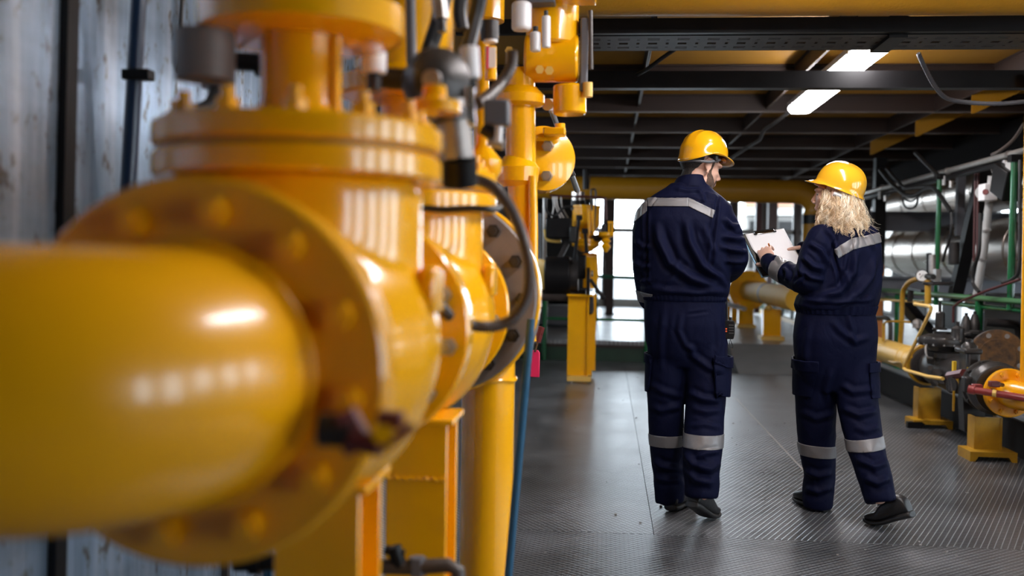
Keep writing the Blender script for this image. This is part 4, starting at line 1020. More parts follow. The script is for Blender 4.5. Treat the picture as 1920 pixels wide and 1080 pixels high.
for i, (px, py) in enumerate(((1811, 618), (1827, 615))):
    t = T('pilot_dome', ('left' if i == 0 else 'right') + ' one of two grey pointed pilot domes behind the regulator', 'regulator', P(px, py, 7.7))
    MB().lathe([(.062, -.045), (.066, -.04), (.066, -.02), (.062, -.016), (.040, -.015), (.040, .035), (.036, .045), (.020, .10), (.012, .105), (.012, .125)], P(px, py, 7.7), Z_, 30).build('dome', 'grey_iron', t)
    MB().lathe([(.02, -.14), (.045, -.12), (.05, -.06), (.03, -.04)], P(px, py, 7.7), Z_, 24).build('body', 'dark_iron', t)
gv = T('gate_valve', 'flat sided grey valve with capped top and yellow tag, right of the regulator', 'valve', t_(1815, 770))
gy = 6.76
def v_(px, py, dy=0): return P(px, py, gy + dy)
MB().box(v_(1817, 705), (.088, .16, .34)).build('body', 'grey_iron', gv, bevel=.02)
MB().box(v_(1816, 657), (.115, .20, .035)).build('cap', 'grey_iron', gv, bevel=.012)
MB().lathe([(.05, 0), (.045, .02), (.025, .04), (.025, .06)], v_(1817, 653), Z_, 24).build('gland', 'grey_iron', gv)
MB().prism([(-.055, .02), (.085, .02), (.085, -.20), (.03, -.225), (-.04, -.2)], v_(1822, 752, -.04), X_, Z_, (0, .10, 0)).build('lower_body', 'dark_iron', gv)
MB().box(v_(1816, 695, -.085), (.02, .006, .045)).build('tag', 'yellow_label', gv)
MB().lathe([(.10, .0), (.11, .10), (.11, .28)], (TX, 6.80, pz), Y_, 36).build('spigot', 'yellow_dirty', gv)
# rusty blind flange standing behind
bf = T('blind_flange', 'rusty round blind flange with open bolt holes facing the aisle', 'flange', P(1868, 716, 7.25))
fc = P(1869, 668, 7.25); fd_ = V((-.16, -1, 0)).normalized()
bmd = MB(); u, w, d = frame_for(fd_)
bmd.lathe([(.182, -.022), (.187, -.016), (.187, .012), (.180, .016), (.125, .017), (.122, .022), (.02, .022)], fc, fd_, 56)
o = bmd.build('disc', 'rust', bf)
MB().lathe([(.186, -.024), (.19, -.018), (.19, .006), (.186, .01)], fc, fd_, 56).build('edge_band', 'dark_iron', bf)
for i in range(8):
    q = 2 * PI * (i + .5) / 8
    p = fc + u * .155 * math.cos(q) + w * .155 * math.sin(q)
    MB().lathe([(.017, .0), (.017, .0185)], p, fd_, 16).build('bolt_hole', 'steel_dull', o)
MB().rod(fc - fd_ * .02, fc - fd_ * .2, .12, n=28).build('stub_pipe', 'dark_iron', bf)
one(MB().tube([P(1848, 604, 7.6), P(1890, 607, 7.6), P(1903, 609, 7.6), P(1909, 615, 7.6), P(1911, 630, 7.6), P(1911, 720, 7.6)], .032, 18), 'u_pipe', 'dark_iron', 'dark bent pipe arching over the rusty blind flange', 'pipe')
# grey ball valve and yellow flanged elbow at the right edge
bv = T('ball_valve', 'grey round ball valve between rusty flange and yellow flange at the right edge', 'valve', P(1880, 780, 6.45))
vx, vz = P(1899, 739, 6.3).x, P(1899, 739, 6.3).z
MB().lathe([(.10, 6.64), (.150, 6.635), (.165, 6.63), (.165, 6.60), (.148, 6.595), (.155, 6.56), (.168, 6.52), (.168, 6.47), (.15, 6.44), (.150, 6.42), (.150, 6.41)][::-1], (vx - .03, 0, vz + .01), Y_, 48).build('body', 'grey_iron', bv)
for i in range(10):
    q = 2 * PI * i / 10
    p = V((vx - .03 + .157 * math.cos(q), 6.60, vz + .01 + .157 * math.sin(q)))
    MB().hexa(p - V((0, .03, 0)), p, .012).build('bolt', 'dark_iron', bv)
MB().box((vx - .19, 6.5, vz + .03), (.07, .08, .10)).build('stem_boss', 'dark_iron', bv, bevel=.01)
ye = T('flanged_elbow', 'yellow flange and riser at the lower right photo edge', 'pipe', (vx, 6.3, vz))
flange(ye, (vx, 6.36, vz), Y_, .150, .036, 8, .018, .120, 'yellow_paint', 'yellow_paint', 'flange', ends=(True, False))
pts = [V((vx, 6.35, vz)), V((vx, 6.30, vz))] + [V((vx + .09 - .09 * math.cos(q), 6.28 - .13 * math.sin(q), vz)) for q in [PI / 2 * i / 8 for i in range(9)]] + [V((vx + .4, 6.15, vz))]
MB().tube(pts, .085, 32).build('pipe', 'yellow_paint', ye)
one(MB().rod(P(1921, 720, 6.25), P(1931, 140, 6.25), .026, n=20), 'yellow_riser', 'yellow_paint', 'upright yellow pipe on the right photo edge', 'pipe')
# red lever bar
rb_ = T('lever_bar', 'long red lever bar with chipped paint in front of the yellow flange at lower right', 'lever', P(1830, 735, 6.2))
MB().rod(P(1822, 731, 6.25), P(1990, 757, 6.0), .021, n=18).build('bar', 'red_paint', rb_)
MB().rod(P(1816, 730, 6.26), P(1828, 732, 6.24), .027, n=18).build('end_cap', 'red_paint', rb_)
MB().box(P(1832, 725, 6.3), (.05, .06, .03)).build('lug', 'red_paint', rb_, bevel=.004)
for px, py in ((1864, 737.4), (1893, 742)): MB().rod(P(px - 3, py - .4, 6.17), P(px + 4, py + .6, 6.16), .0216, n=18).build('worn_band', 'yellow_pale', rb_)
tp = T('red_tap', 'small dark red tap on the yellow flange above the red lever bar', 'tap', P(1865, 720, 6.2))
MB().box(P(1864, 720, 6.2), (.055, .05, .035)).build('body', 'red_dark', tp, bevel=.005)
MB().rod(P(1868, 720, 6.2), P(1880, 722, 6.25), .012).build('stem', 'dark_iron', tp)
MB().rod(P(1862, 728, 6.2), P(1861, 742, 6.2), .012).build('outlet', 'yellow_dirty', tp)
# supports
def rpost(px, py, ztop, w, d, label):
    b = PZ(px, py, 0); x, y = b.x, b.y + .1
    t = T('pipe_support', label, 'support post', (x, y, 0))
    MB().box((x, y, ztop / 2 + .025), (w, .014, ztop - .05)).box((x - w / 2 - .0, y + .05, ztop / 2 + .025), (.014, d, ztop - .05)).box((x + w / 2, y + .05, ztop / 2 + .025), (.014, d, ztop - .05)).build('column', 'yellow_dirty', t)
    MB().prism([(-.14, 0), (-.11, 0), (-.09, .03), (.09, .03), (.11, 0), (.14, 0), (.14, .06), (-.14, .06)], (x, y - .11, 0), X_, Z_, (0, .22, 0)).build('foot', 'yellow_dirty', t)
    return t
rpost(1749, 804, .290, .15, .12, 'short yellow support under the grey regulator')
rpost(1862, 866, .262, .155, .12, 'short yellow support under the grey ball valve at lower right')
one(MB().prism([(0, 0), (.10, 0), (.13, .03), (.10, .05), (.0, .045)], PZ(1702, 803, 0), X_, Z_, (0, .05, 0)), 'scrap_plate', 'black_steel', 'dark metal scrap on the floor left of the regulator support', 'scrap')
one(MB().box((3.2, 7.75, .75), (.4, 1.0, .5)), 'control_cabinet', 'black_steel', 'dark cabinet behind the regulator and pilot domes', 'cabinet', bevel=.01)
one(MB().rod(t_(1720, 602, 2.6), t_(1720, 615, 2.6), .04).ball(t_(1720, 607, 2.6), .042), 'ball_joint', 'steel_dull', 'dull steel ball joint behind the bent pale yellow tube', 'joint')
one(MB().beam((3.0, 10.8, .95), (3.1, 8.9, .25), .1, .1), 'diagonal_brace', 'black_steel', 'black slanting brace low behind the green guard rail', 'brace')

# ---- distant pipe run on the platform between the two people
fx = 2.17
dp_ = T('gas_pipe', 'yellow flanged pipe on the far platform, seen below the clipboard', 'pipe', (fx, 14, .8))
MB().rod((fx - .03, 15.3, .80), (fx + .07, 11.95, .79), .145, n=36).build('pipe', 'yellow_matt', dp_)
MB().lathe([(.148, -.04), (.150, -.035), (.150, .035), (.148, .04)], (fx + .018, 13.75, .797), Y_, 36).build('grey_band', 'grey_beam', dp_)
flange(dp_, (fx - .03, 15.35, .80), Y_, .30, .06, 8, .028, .24, 'yellow_gloss', 'yellow_gloss', 'flange')
flange(dp_, (fx - .03, 15.43, .80), Y_, .30, .06, 8, .028, .24, 'yellow_gloss', 'yellow_gloss', 'flange', ends=(False, False))
MB().lathe([(.15, 15.5), (.22, 15.7), (.22, 16.1), (.15, 16.3)], (fx - .03, 0, .8), Y_, 36).build('valve_body', 'yellow_gloss', dp_)
MB().lathe([(.155, 16.3), (.165, 16.32), (.165, 16.42), (.155, 16.44)], (fx - .03, 0, .8), Y_, 36).build('clamp_band', 'steel', dp_)
flange(dp_, (fx - .03, 16.75, .80), Y_, .26, .06, 8, .028, .21, 'yellow_gloss', 'yellow_gloss', 'flange')
MB().rod((fx - .03, 16.4, .8), (fx - .03, 19.5, .8), .15, n=30).build('rear_pipe', 'yellow_gloss', dp_)
MB().rod((fx - .45, 15.5, .62), (fx - .18, 14.6, .55), .03).build('pale_handle', 'white_paint', dp_)
MB().ball((fx - .16, 12.6, .66), (.05, .05, .03), 12).build('drip_cap', 'yellow_pale', dp_)
for i, (y, lb) in enumerate(((12.75, 'yellow post on the far platform, beside the woman'), (15.1, 'yellow post under the far flange, below the clipboard'), (15.95, 'second yellow post behind the far flange'), (17.2, 'yellow post farthest back on the platform'))):
    t = T('platform_post', lb, 'support post', (fx - .1, y, .25))
    MB().box((fx - .1, y, .445), (.22, .12, .38)).build('column', 'yellow_gloss', t)
    MB().box((fx - .1, y, .275), (.28, .3, .05)).build('foot', 'yellow_pale', t)
ve = T('bend_pipe', 'ochre bend and upright pipe with black band at the far right of the corridor', 'pipe', (2.52, 12.36, .25))
pts = [V((2.25, 12.35, 2.078))] + [V((2.28 + .24 * math.sin(q), 12.35, 2.075 - .24 + .24 * math.cos(q))) for q in [PI / 2 * i / 10 for i in range(11)]]
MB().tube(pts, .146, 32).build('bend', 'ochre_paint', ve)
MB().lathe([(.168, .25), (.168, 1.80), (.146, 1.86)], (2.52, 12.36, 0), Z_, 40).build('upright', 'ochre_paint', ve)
MB().rod((2.52, 12.36, 1.69), (2.52, 12.36, 1.80), .171, n=40).build('black_band', 'black_steel', ve)
# green panels and glazing behind the far pipe run
gp = T('panel_wall', 'green and pale panel partition behind the far yellow pipe', 'partition', (3.0, 15, .25))
MB().box((3.05, 16.2, .45), (.06, 7.5, .40)).build('lower_panel', 'green_paint', gp)
for y in (13.0, 13.9, 14.8, 15.7, 16.6, 17.5, 18.4, 19.3): MB().box((3.03, y, .75), (.06, .12, 1.0)).build('mullion', 'green_dark', gp)
for y in (13.45, 14.35, 15.25, 16.15, 17.05, 17.95): MB().box((3.06, y, .85), (.03, .5, .55)).build('pane', 'render_wall', gp)
MB().box((3.0, 16.2, .28), (.08, 7.5, .06)).build('sill', 'yellow_pale', gp)
for i, (x, y) in enumerate(((3.06, 19.0), (2.74, 18.6))):
    one(MB().box((x, y, 1.5), (.17 - .07 * i, .17, 2.4)), 'platform_column', 'column_brown' if i == 0 else 'maroon', ('brown steel column above the clipboard, before the far windows', 'dark red column right of the man, before the far windows')[i], 'column')

# grit and small litter on the floor
gm = MB(); rnd = random.Random(3)
for i in range(150):
    px, py = rnd.uniform(1000, 1900), rnd.uniform(640, 1050) if i % 3 else rnd.uniform(690, 830)
    p = PZ(px, py, 0)
    if not (-.9 < p.x < 2.55 and 1.5 < p.y < 11.6): continue
    s_ = rnd.uniform(.002, .006)
    gm.box(p + V((0, 0, s_ * .4)), (s_ * rnd.uniform(1, 2.4), s_ * rnd.uniform(1, 2), s_ * .8), Matrix.Rotation(rnd.uniform(0, 3), 3, 'Z'))
tag(gm.build('floor_grit', 'grit'), 'scattered pale grit and specks of litter on the steel floor', 'grit', kind='stuff')
# ================================================================== the two people
SPX = 4.75 / F          # metres per pixel at their distance
def loft(mb, rings, n=40, ex=2.3, yaw=0.0):
    """rings: (px, py, half width px, half depth m, Y, [tilt])"""
    out = []
    for r in rings:
        cx, cy, hw, hd, y = r[:5]
        c = P(cx, cy, y)
        u = V((math.cos(yaw), math.sin(yaw), 0)); w_ = V((-math.sin(yaw), math.cos(yaw), 0))
        if len(r) > 5: u = (u + V((0, 0, r[5]))).normalized()
        out.append(mb.ring(c, u, w_, hw * y / F, hd, n, 0, ex))
    mb.skin(out)
def limb(mb, pts, n=28, sub=5, cap=True):
    """pts: (px, py, Y, radius px)"""
    ps = [P(a, b, c) for a, b, c, r in pts]; rr = [r * c / F for a, b, c, r in pts]
    mb.tube(ps, rr, n, sub=sub)
    mb.ball(ps[0], rr[0] * .98, 18)
    if cap: mb.ball(ps[-1], rr[-1] * .96, 18)

def seg_dist(p, poly):
    """distance and parameter along a polyline, numpy"""
    best = np.full(len(p), 1e9); par = np.zeros(len(p)); tot = 0
    L = [math.dist(poly[i], poly[i + 1]) for i in range(len(poly) - 1)]; S = sum(L)
    for i in range(len(poly) - 1):
        a = np.array(poly[i], float); d = np.array(poly[i + 1], float) - a
        t = np.clip(((p - a) @ d) / (d @ d), 0, 1)
        q = np.hypot(*(p - (a + t[:, None] * d)).T)
        m = q < best
        best[m] = q[m]; par[m] = ((tot + t * L[i]) / S)[m]; tot += L[i]
    return best, par
def cloth(mb, vox=.0075, smooth=7, creases=(), noise_amp=.004, noise_fn=None, fine=.0):
    me = remesh(mb, vox, smooth)
    n = len(me.vertices)
    co = np.empty(n * 3); me.vertices.foreach_get('co', co); co = co.reshape(-1, 3)
    no = np.empty(n * 3); me.vertex_normals.foreach_get('vector', no); no = no.reshape(-1, 3)
    px = proj_np(co)
    view = co - np.array(EYE); view /= np.linalg.norm(view, axis=1)[:, None]
    face = np.clip(-(view * no).sum(1) * 2.2 + .15, 0, 1)
    d = np.zeros(n)
    for c in creases:
        poly, amp, wd = c[:3]
        dist, par = seg_dist(px, poly)
        tap = np.clip(np.minimum(par, 1 - par) * 5 + .05, 0, 1)
        g = np.exp(-(dist / wd) ** 2)
        side = np.exp(-((dist - 2.1 * wd) / (wd * .9)) ** 2) * -.55
        d += amp * (g + side) * tap * face
    if noise_amp:
        nz = np.array([noise.noise(V((c[0] * 9, c[1] * 9, c[2] * 5.5))) + .5 * noise.noise(V((c[0] * 22 + 5, c[1] * 22, c[2] * 13))) for c in co])
        rid = .35 - np.abs(nz)
        a = noise_amp if noise_fn is None else noise_amp * noise_fn(px, co)
        d += rid * a
    co += no * d[:, None]
    me.vertices.foreach_set('co', co.ravel()); me.update()
    return me
def patch(name, src_me, planes, parent, m, keep=None, off=.0035, thick=.0025):
    """a band lying on a cloth: the part of its surface between planes (point, normal pointing inwards)"""
    bm = bmesh.new(); bm.from_mesh(src_me)
    if keep:
        co = np.array([f.calc_center_median() for f in bm.faces]); k = keep(proj_np(co), co)
        bmesh.ops.delete(bm, geom=[f for f, q in zip(list(bm.faces), k) if not q], context='FACES')
    for pt, nr in planes:
        geom = list(bm.verts) + list(bm.edges) + list(bm.faces)
        bmesh.ops.bisect_plane(bm, geom=geom, dist=1e-5, plane_co=pt, plane_no=V(nr), clear_inner=True)
    if keep and not planes:       # even out the outline
        for _ in range(8):
            bmesh.ops.smooth_vert(bm, verts=[v for v in bm.verts if v.is_boundary], factor=.5, use_axis_x=True, use_axis_y=True, use_axis_z=True)
    bm.normal_update()
    for v in bm.verts: v.co += v.normal * off
    me = bpy.data.meshes.new(name); bm.to_mesh(me); bm.free()
    o = mesh_obj(name, me, m, parent)
    s_ = o.modifiers.new('s', 'SOLIDIFY'); s_.thickness = thick; s_.offset = -1
    return o
def zband(p_lo, p_hi, slope=0.0, y=4.65, fwd=0.0):
    """two planes for a level band between two picture points; slope = rise per metre to the right"""
    a, b = P(*p_lo, y), P(*p_hi, y)
    nr = V((-slope, -fwd, 1)).normalized()
    return [(a, nr), (b, -nr)]

# ---------- head, hand, helmet, shoe generators (x = forwards, z = up, y = to its left)
def place(pos, yaw, pitch=0.0, roll=0.0):
    return Matrix.Translation(V(pos)) @ Matrix.Rotation(yaw, 4, 'Z') @ Matrix.Rotation(pitch, 4, 'Y') @ Matrix.Rotation(roll, 4, 'X')
def merge_in(mb, part, M):
    me = bpy.data.meshes.new('tmp'); bmesh.ops.recalc_face_normals(part.bm, faces=part.bm.faces); part.bm.to_mesh(me); part.bm.free()
    me.transform(M); mb.bm.from_mesh(me); bpy.data.meshes.remove(me)
def head_geo(out, M, fem=False):
    mb = MB(); b = mb.ball
    k = .95 if fem else 1
    b((-.018, 0, .035), (.098, .077, .090), 28)
    b((.030, 0, -.020), (.062, .060, .082), 28)
    b((.040, 0, -.078), (.045, .046 * k, .034), 20); b((.078, 0, -.100), (.020, .022, .018), 16)
    for s_ in (-1, 1):
        b((.054, s_ * .037, -.016), (.024, .021, .020)); b((.062, s_ * .03, .028), (.030, .03, .012), 14)
        b((.020, s_ * .052, -.070), (.035, .014, .028), 14)
        b((.100, s_ * .0085, -.030), (.008, .0065, .006), 10)
        # ear: shell with rim
        b((-.010, s_ * .077, -.004), (.016, .007, .025), 16, Matrix.Rotation(-.25, 3, 'Y'))
        rim = [V((-.012 + .017 * math.cos(a) - .004 * math.sin(a), s_ * (.084 - .004 * math.cos(a)), .002 + .027 * math.sin(a))) for a in [(-.35 + 1.25 * i / 12) * PI for i in range(13)]]
        mb.tube(rim, .0036, 8); b((-.006, s_ * .081, -.034), (.008, .006, .009), 10)
    nk = .82 if fem else 1
    mb.tube([V((.084, 0, .022)), V((.096, 0, .0)), V((.110 - .003 * fem, 0, -.018)), V((.1105 - .003 * fem, 0, -.025))], [.0075 * nk, .0085 * nk, .0098 * nk, .0085 * nk], 12, sub=3)
    b((.090, 0, -.054), (.010, .020, .0045), 12); b((.088, 0, -.063), (.010, .018, .005), 12); b((.083, 0, -.046), (.012, .024, .012), 12)
    mb.tube([V((-.022, 0, -.03)), V((-.030, 0, -.10)), V((-.045, 0, -.22))], [.056 * k, .055 * k, .064 * k], 24, sub=3)
    merge_in(out, mb, M)
def hand_geo(out, M, curls=(.4, .45, .5, .55), thumb=.3, side=1, spread=.06):
    """wrist at origin, fingers towards +x, back of hand +z, thumb on side*y"""
    mb = MB()
    mb.ball((.045, 0, 0), (.050, .040, .016), 18); mb.ball((.075, 0, .001), (.022, .041, .014), 16)
    mb.tube([V((-.05, 0, 0)), V((-.02, 0, 0)), V((.02, 0, 0))], [.026, .026, .027], 14, flat=.8)
    for i, (L, cu) in enumerate(zip((.074, .082, .077, .060), curls)):
        y = side * (.029 - .0195 * i); a0 = side * (spread * (1.4 - i))
        p = V((.088 - .004 * abs(i - 1), y, 0)); pts = [p - V((.012, 0, 0)), p]; ang = 0
        for j, f in enumerate((.45, .31, .24)):
            ang += cu * (.9, 1.1, .8)[j]
            p = p + V((math.cos(ang) * math.cos(a0), math.sin(a0) * math.cos(ang), -math.sin(ang))) * (L * f); pts.append(p)
        mb.tube(pts, [.0085, .009, .0082, .0075, .0062], 10); mb.ball(pts[-1], .0063, 10)
    p = V((.018, side * .026, -.006)); pts = [p]
    for d_, L in ((V((.55, side * .80, -.2)), .040), (V((.85, side * .5, -.25 - thumb)), .032), (V((.95, side * .15, -.2 - thumb)), .026)):
        p = p + d_.normalized() * L; pts.append(p)
    mb.tube(pts, [.014, .0115, .0095, .0078], 10); mb.ball(pts[-1], .0080, 10)
    merge_in(out, mb, M)
def frame_m(pos, fwd, up):
    x = V(fwd).normalized(); z = V(up); z = (z - x * z.dot(x)).normalized(); y = z.cross(x)
    m = Matrix((x, y, z)).transposed().to_4x4(); m.translation = V(pos); return m

def shell(me_name, rows, M, m, parent, thick=.0025, sharp=50):
    bm = bmesh.new(); vs = [[bm.verts.new(M @ V(p)) for p in r] for r in rows]
    n = len(rows[0])
    for a, b in zip(vs, vs[1:]):
        for i in range(n): bm.faces.new((a[i], a[(i + 1) % n], b[(i + 1) % n], b[i]))
    bm.faces.new(vs[0])
    bmesh.ops.remove_doubles(bm, verts=bm.verts, dist=1e-5)
    bmesh.ops.recalc_face_normals(bm, faces=bm.faces)
    me = bpy.data.meshes.new(me_name); bm.to_mesh(me); bm.free()
    o = mesh_obj(me_name, me, m, parent, sharp=sharp)
    s_ = o.modifiers.new('s', 'SOLIDIFY'); s_.thickness = thick; s_.offset = -1
    return o
def helmet(parent, M, m, style):
    n = 96
    L, W, H = (.116, .103, .120)
    rows = []
    for k in range(22):
        t = k / 21
        a = t * PI / 2
        rr = math.sin(a) ** .86; z = H * math.cos(a) ** .82 if t < 1 else 0
        row = []
        for i in range(n):
            ph = 2 * PI * i / n
            x, y = L * rr * math.cos(ph), W * rr * math.sin(ph)
            dz = 0
            if style == 'ridge':   # three raised crown ribs, from front to back
                for yy, h_, wd in ((0, .004, .012), (.042, .0035, .006), (-.042, .0035, .006)):
                    dz += h_ * math.exp(-((y - yy) / wd) ** 4) * (1 if t < .72 else max(0, 1 - (t - .72) * 12))
                if t > .74: # lower band stands proud
                    q = min(1, (t - .74) * 12) * .004; x *= 1 + q / L; y *= 1 + q / W
            else:
                dz += .0035 * math.exp(-(y / .010) ** 4) * (1 if t < .8 else max(0, 1 - (t - .8) * 8))
            row.append((x, y, z + dz))
        rows.append(row)
    # skirt and peak
    base = rows[-1]
    for e, dz in ((.25, -.004), (.6, -.008), (1.0, -.011)):
        row = []
        for i, (x, y, z) in enumerate(base):
            ph = 2 * PI * i / n; c, s_ = math.cos(ph), math.sin(ph)
            pk = max(0, (c - .45) / .55) ** .7 if c > .45 else 0
            back = max(0, -c - .35) / .65
            ext = .005 + pk * .038 + (0 if style == 'ridge' else back * .006)
            drop = dz * (1 + pk * 1.2)
            if style == 'ridge':
                drop += -e * .030 * max(0, -c - .2) / .8 + e * .024 * (1 - abs(c)) ** 1.2
            row.append((x + ext * e * c, y + ext * e * s_ * (1 - pk * .25), z + drop))
        rows.append(row)
    h = shell('hard_hat', rows, M, m, parent, .003)
    return h
def shoe(parent, name, heel, toe, lift, label=None, w=.048, m='shoe_black'):
    """heel and toe are ground points; lift raises the heel, toes stay on the floor"""
    heel, toe = V(heel), V(toe); d = toe - heel; d.z = 0; L = d.length; d.normalize(); sd = V((-d.y, d.x, 0))
    def at(t, s_, h):
        bend = max(0, (.68 - t) / .68)
        ang = math.atan2(lift, L * .68)
        base = heel + d * (L * t)
        if t < .68: base = heel + d * (L * .68) - d * (L * (.68 - t) * math.cos(ang)) + V((0, 0, L * (.68 - t) * math.sin(ang)))
        upv = V((0, 0, 1)) if t >= .68 else (V((0, 0, 1)) * math.cos(ang) + d * math.sin(ang))
        return base + sd * s_ + upv * h
    def rows(prof):
        out = []
        for t, hw, z0, z1 in prof:
            row = []
            for i in range(16):
                a = 2 * PI * i / 16; c, s_ = math.cos(a), math.sin(a)
                row.append(at(t, hw * math.copysign(abs(c) ** .7, c), (z0 + z1) / 2 + (z1 - z0) / 2 * math.copysign(abs(s_) ** .75, s_)))
            out.append(row)
        return out
    def mk(nm, prof, mm, par):
        q = MB(); q.skin([[q.bm.verts.new(p) for p in r] for r in rows(prof)]); o = q.build(nm, mm, par, sharp=55)
        o.modifiers.new('s', 'SUBSURF').levels = 1; o.modifiers['s'].render_levels = 2; return o
    up = mk(name, [(.0, w * .50, .022, .07), (.015, w * .72, .02, .095), (.12, w * .82, .02, .118), (.30, w * .84, .02, .125), (.44, w * .86, .02, .105), (.60, w * .98, .02, .082), (.75, w * 1.0, .02, .068), (.90, w * .82, .02, .055), (.98, w * .5, .022, .042), (1.0, w * .3, .025, .035)], m, parent)
    if label: up['label'] = label
    mk('sole', [(-.012, w * .5, .0, .028), (.0, w * .78, .0, .034), (.15, w * .92, .0, .032), (.35, w * .86, .004, .03), (.55, w * 1.0, .0, .028), (.75, w * 1.08, .0, .027), (.92, w * .85, .002, .027), (1.01, w * .5, .006, .027), (1.025, w * .3, .01, .024)], 'sole_black', up)
    lc = MB()
    for t, z in ((.42, .112), (.50, .101), (.58, .090)):
        lc.tube([at(t, -w * .5, z - .006), at(t, 0, z + .004), at(t, w * .5, z - .006)], .0028, 6)
    lc.tube([at(.40, .01, .116), at(.45, .03, .12), at(.50, .042, .09)], .002, 6)
    lc.build('laces', 'black_rubber', up)
    return up

# ------------------------------------------------------------------ the man
man = T('person', 'bearded man in navy work suit and yellow ridged hard hat walking away, head turned right', 'person', PZ(1290, 965, 0))
MY = 4.76
hm = place(P(1314, 314, MY + .03), math.radians(27), math.radians(17), math.radians(-2))
bd = MB(); head_geo(bd, hm)
loft(bd, [(1291, 345, 30, .07, MY), (1286, 372, 66, .085, MY), (1283, 410, 74, .105, MY), (1283, 470, 70, .11, MY), (1284, 540, 64, .10, MY), (1286, 595, 58, .088, MY), (1286, 628, 50, .072, MY), (1287, 652, 40, .045, MY)], ex=2.2)
limb(bd, [(1297, 350, MY + .01, 22), (1302, 336, MY + .015, 20), (1307, 324, MY + .02, 19)])
LEGL = [(1252, 640, 4.78, 37), (1249, 720, 4.80, 36), (1249, 780, 4.82, 33), (1249, 830, 4.84, 31), (1253, 880, 4.87, 29), (1257, 926, 4.89, 25)]
LEGR = [(1325, 640, 4.76, 39), (1324, 720, 4.75, 38), (1321, 780, 4.72, 36), (1318, 830, 4.67, 36.5), (1315, 880, 4.62, 34), (1316, 922, 4.60, 27)]
ARML = [(1223, 405, MY, 30), (1215, 440, MY - .01, 29), (1213, 500, MY, 26), (1215, 540, MY + .08, 22), (1218, 568, MY + .13, 19)]
ARMR = [(1345, 408, MY, 31), (1362, 440, MY - .02, 29), (1376, 478, MY - .03, 26), (1374, 496, MY + .06, 24), (1362, 512, MY + .16, 20), (1352, 520, MY + .23, 17)]
for L_ in (LEGL, LEGR): limb(bd, [(a, b, c, r * .62) for a, b, c, r in L_])
for L_ in (ARML, ARMR): limb(bd, [(a, b, c, r * .62) for a, b, c, r in L_])
hand_geo(bd, frame_m(P(1350, 520, MY + .235), (-.85, .5, .05), (-.3, .5, .8)), side=-1)
hand_geo(bd, frame_m(P(1219, 572, MY + .135), (.25, .35, -.9), (-.9, .3, -.1)), side=1)
bme = remesh(bd, .0040, 3)
body = mesh_obj('body', bme.copy(), 'skin', man)

# short hair and beard: raised shells of the head
hi = hm.inverted()
def hl(co): return (np.array(hi)[:3, :3] @ co.T).T + np.array(hi)[:3, 3]
def keep_hair(px, co):
    q = hl(co); x, y, z = q.T
    ear = (np.abs(y) > .066) & (x > -.036) & (x < .016) & (z < .034)
    line = np.where(x > -.03, .012 + (x + .03) * .25, np.where(x > -.06, -.05 + (x + .06) * 2.0, -.075))
    return (z > line) & (x < .062 - np.clip(.06 - z, 0, .06) * .5) & ~ear & (np.abs(y) < .085) 
def keep_beard(px, co):
    q = hl(co); x, y, z = q.T
    top = np.where(x > .075, -.038, -.042 + (.05 - x) * .8)
    lips = (x > .09) & (z > -.071) & (z < -.048) & (np.abs(y) < .02)
    burn = (x > .014) & (x < .030) & (z < .03) & (z > -.06) & (np.abs(y) > .05) & (np.abs(y) < .078)
    return ((x > .008) & (z < top) & (z > -.135) & (x + (z + .10) * .6 > .0) & ~lips & (np.abs(y) < .076)) | burn
patch('hair', bme, [], man, 'hair_dark', keep_hair, off=.0035, thick=.006)
patch('beard', bme, [], man, 'beard_dark', keep_beard, off=.0016, thick=.004)
def eyes(par, M, side_vis):
    for s_ in (-1, 1):
        e = MB().ball(M @ V((.0675, s_ * .030, .006)), .0108, 16).build('eye', 'eye_white', par)
        MB().ball(M @ V((.0760, s_ * .031, .0055)), .0050, 12).build('iris', 'hair_dark', e)
        pts = [M @ V((.085 - .010 * abs(t), s_ * (.031 + t * .021), .027 + .006 * (1 - t * t))) for t in (-1, -.5, 0, .5, 1)]
        MB().tube(pts, [.002, .0032, .0036, .003, .0018], 8, sub=3).build('eyebrow', 'hair_dark', par)
eyes(man, hm, -1)

hmM = place(P(1321, 297, MY + .03), math.radians(36), math.radians(5), 0) @ Matrix.Translation(V((-.008, 0, .008)))
hat = helmet(man, hmM, 'helmet_yellow', 'ridge')
# harness band round the back of the head and its adjuster
hp = [hmM @ V((-.010 + .100 * math.cos(a), .084 * math.sin(a), -.038 + .030 * max(0, math.cos(a) + .25))) for a in [math.radians(62 + 236 * i / 30) for i in range(31)]]
MB().tube(hp, .0065, 8, flat=1).build('harness_band', 'strap_grey', hat)
for s_ in (-1, 1): MB().box(hmM @ V((.0, s_ * .091, -.016)), (.016, .012, .024), Matrix.Rotation(math.radians(36), 3, 'Z')).build('harness_clip', 'black_rubber', hat, bevel=.003)
MB().tube([hmM @ V((.108 * math.cos(a), .088 * math.sin(a), -.012)) for a in [math.radians(-58 + 116 * i / 16) for i in range(17)]], .009, 8).build('sweat_band', 'orange_paint', hat)

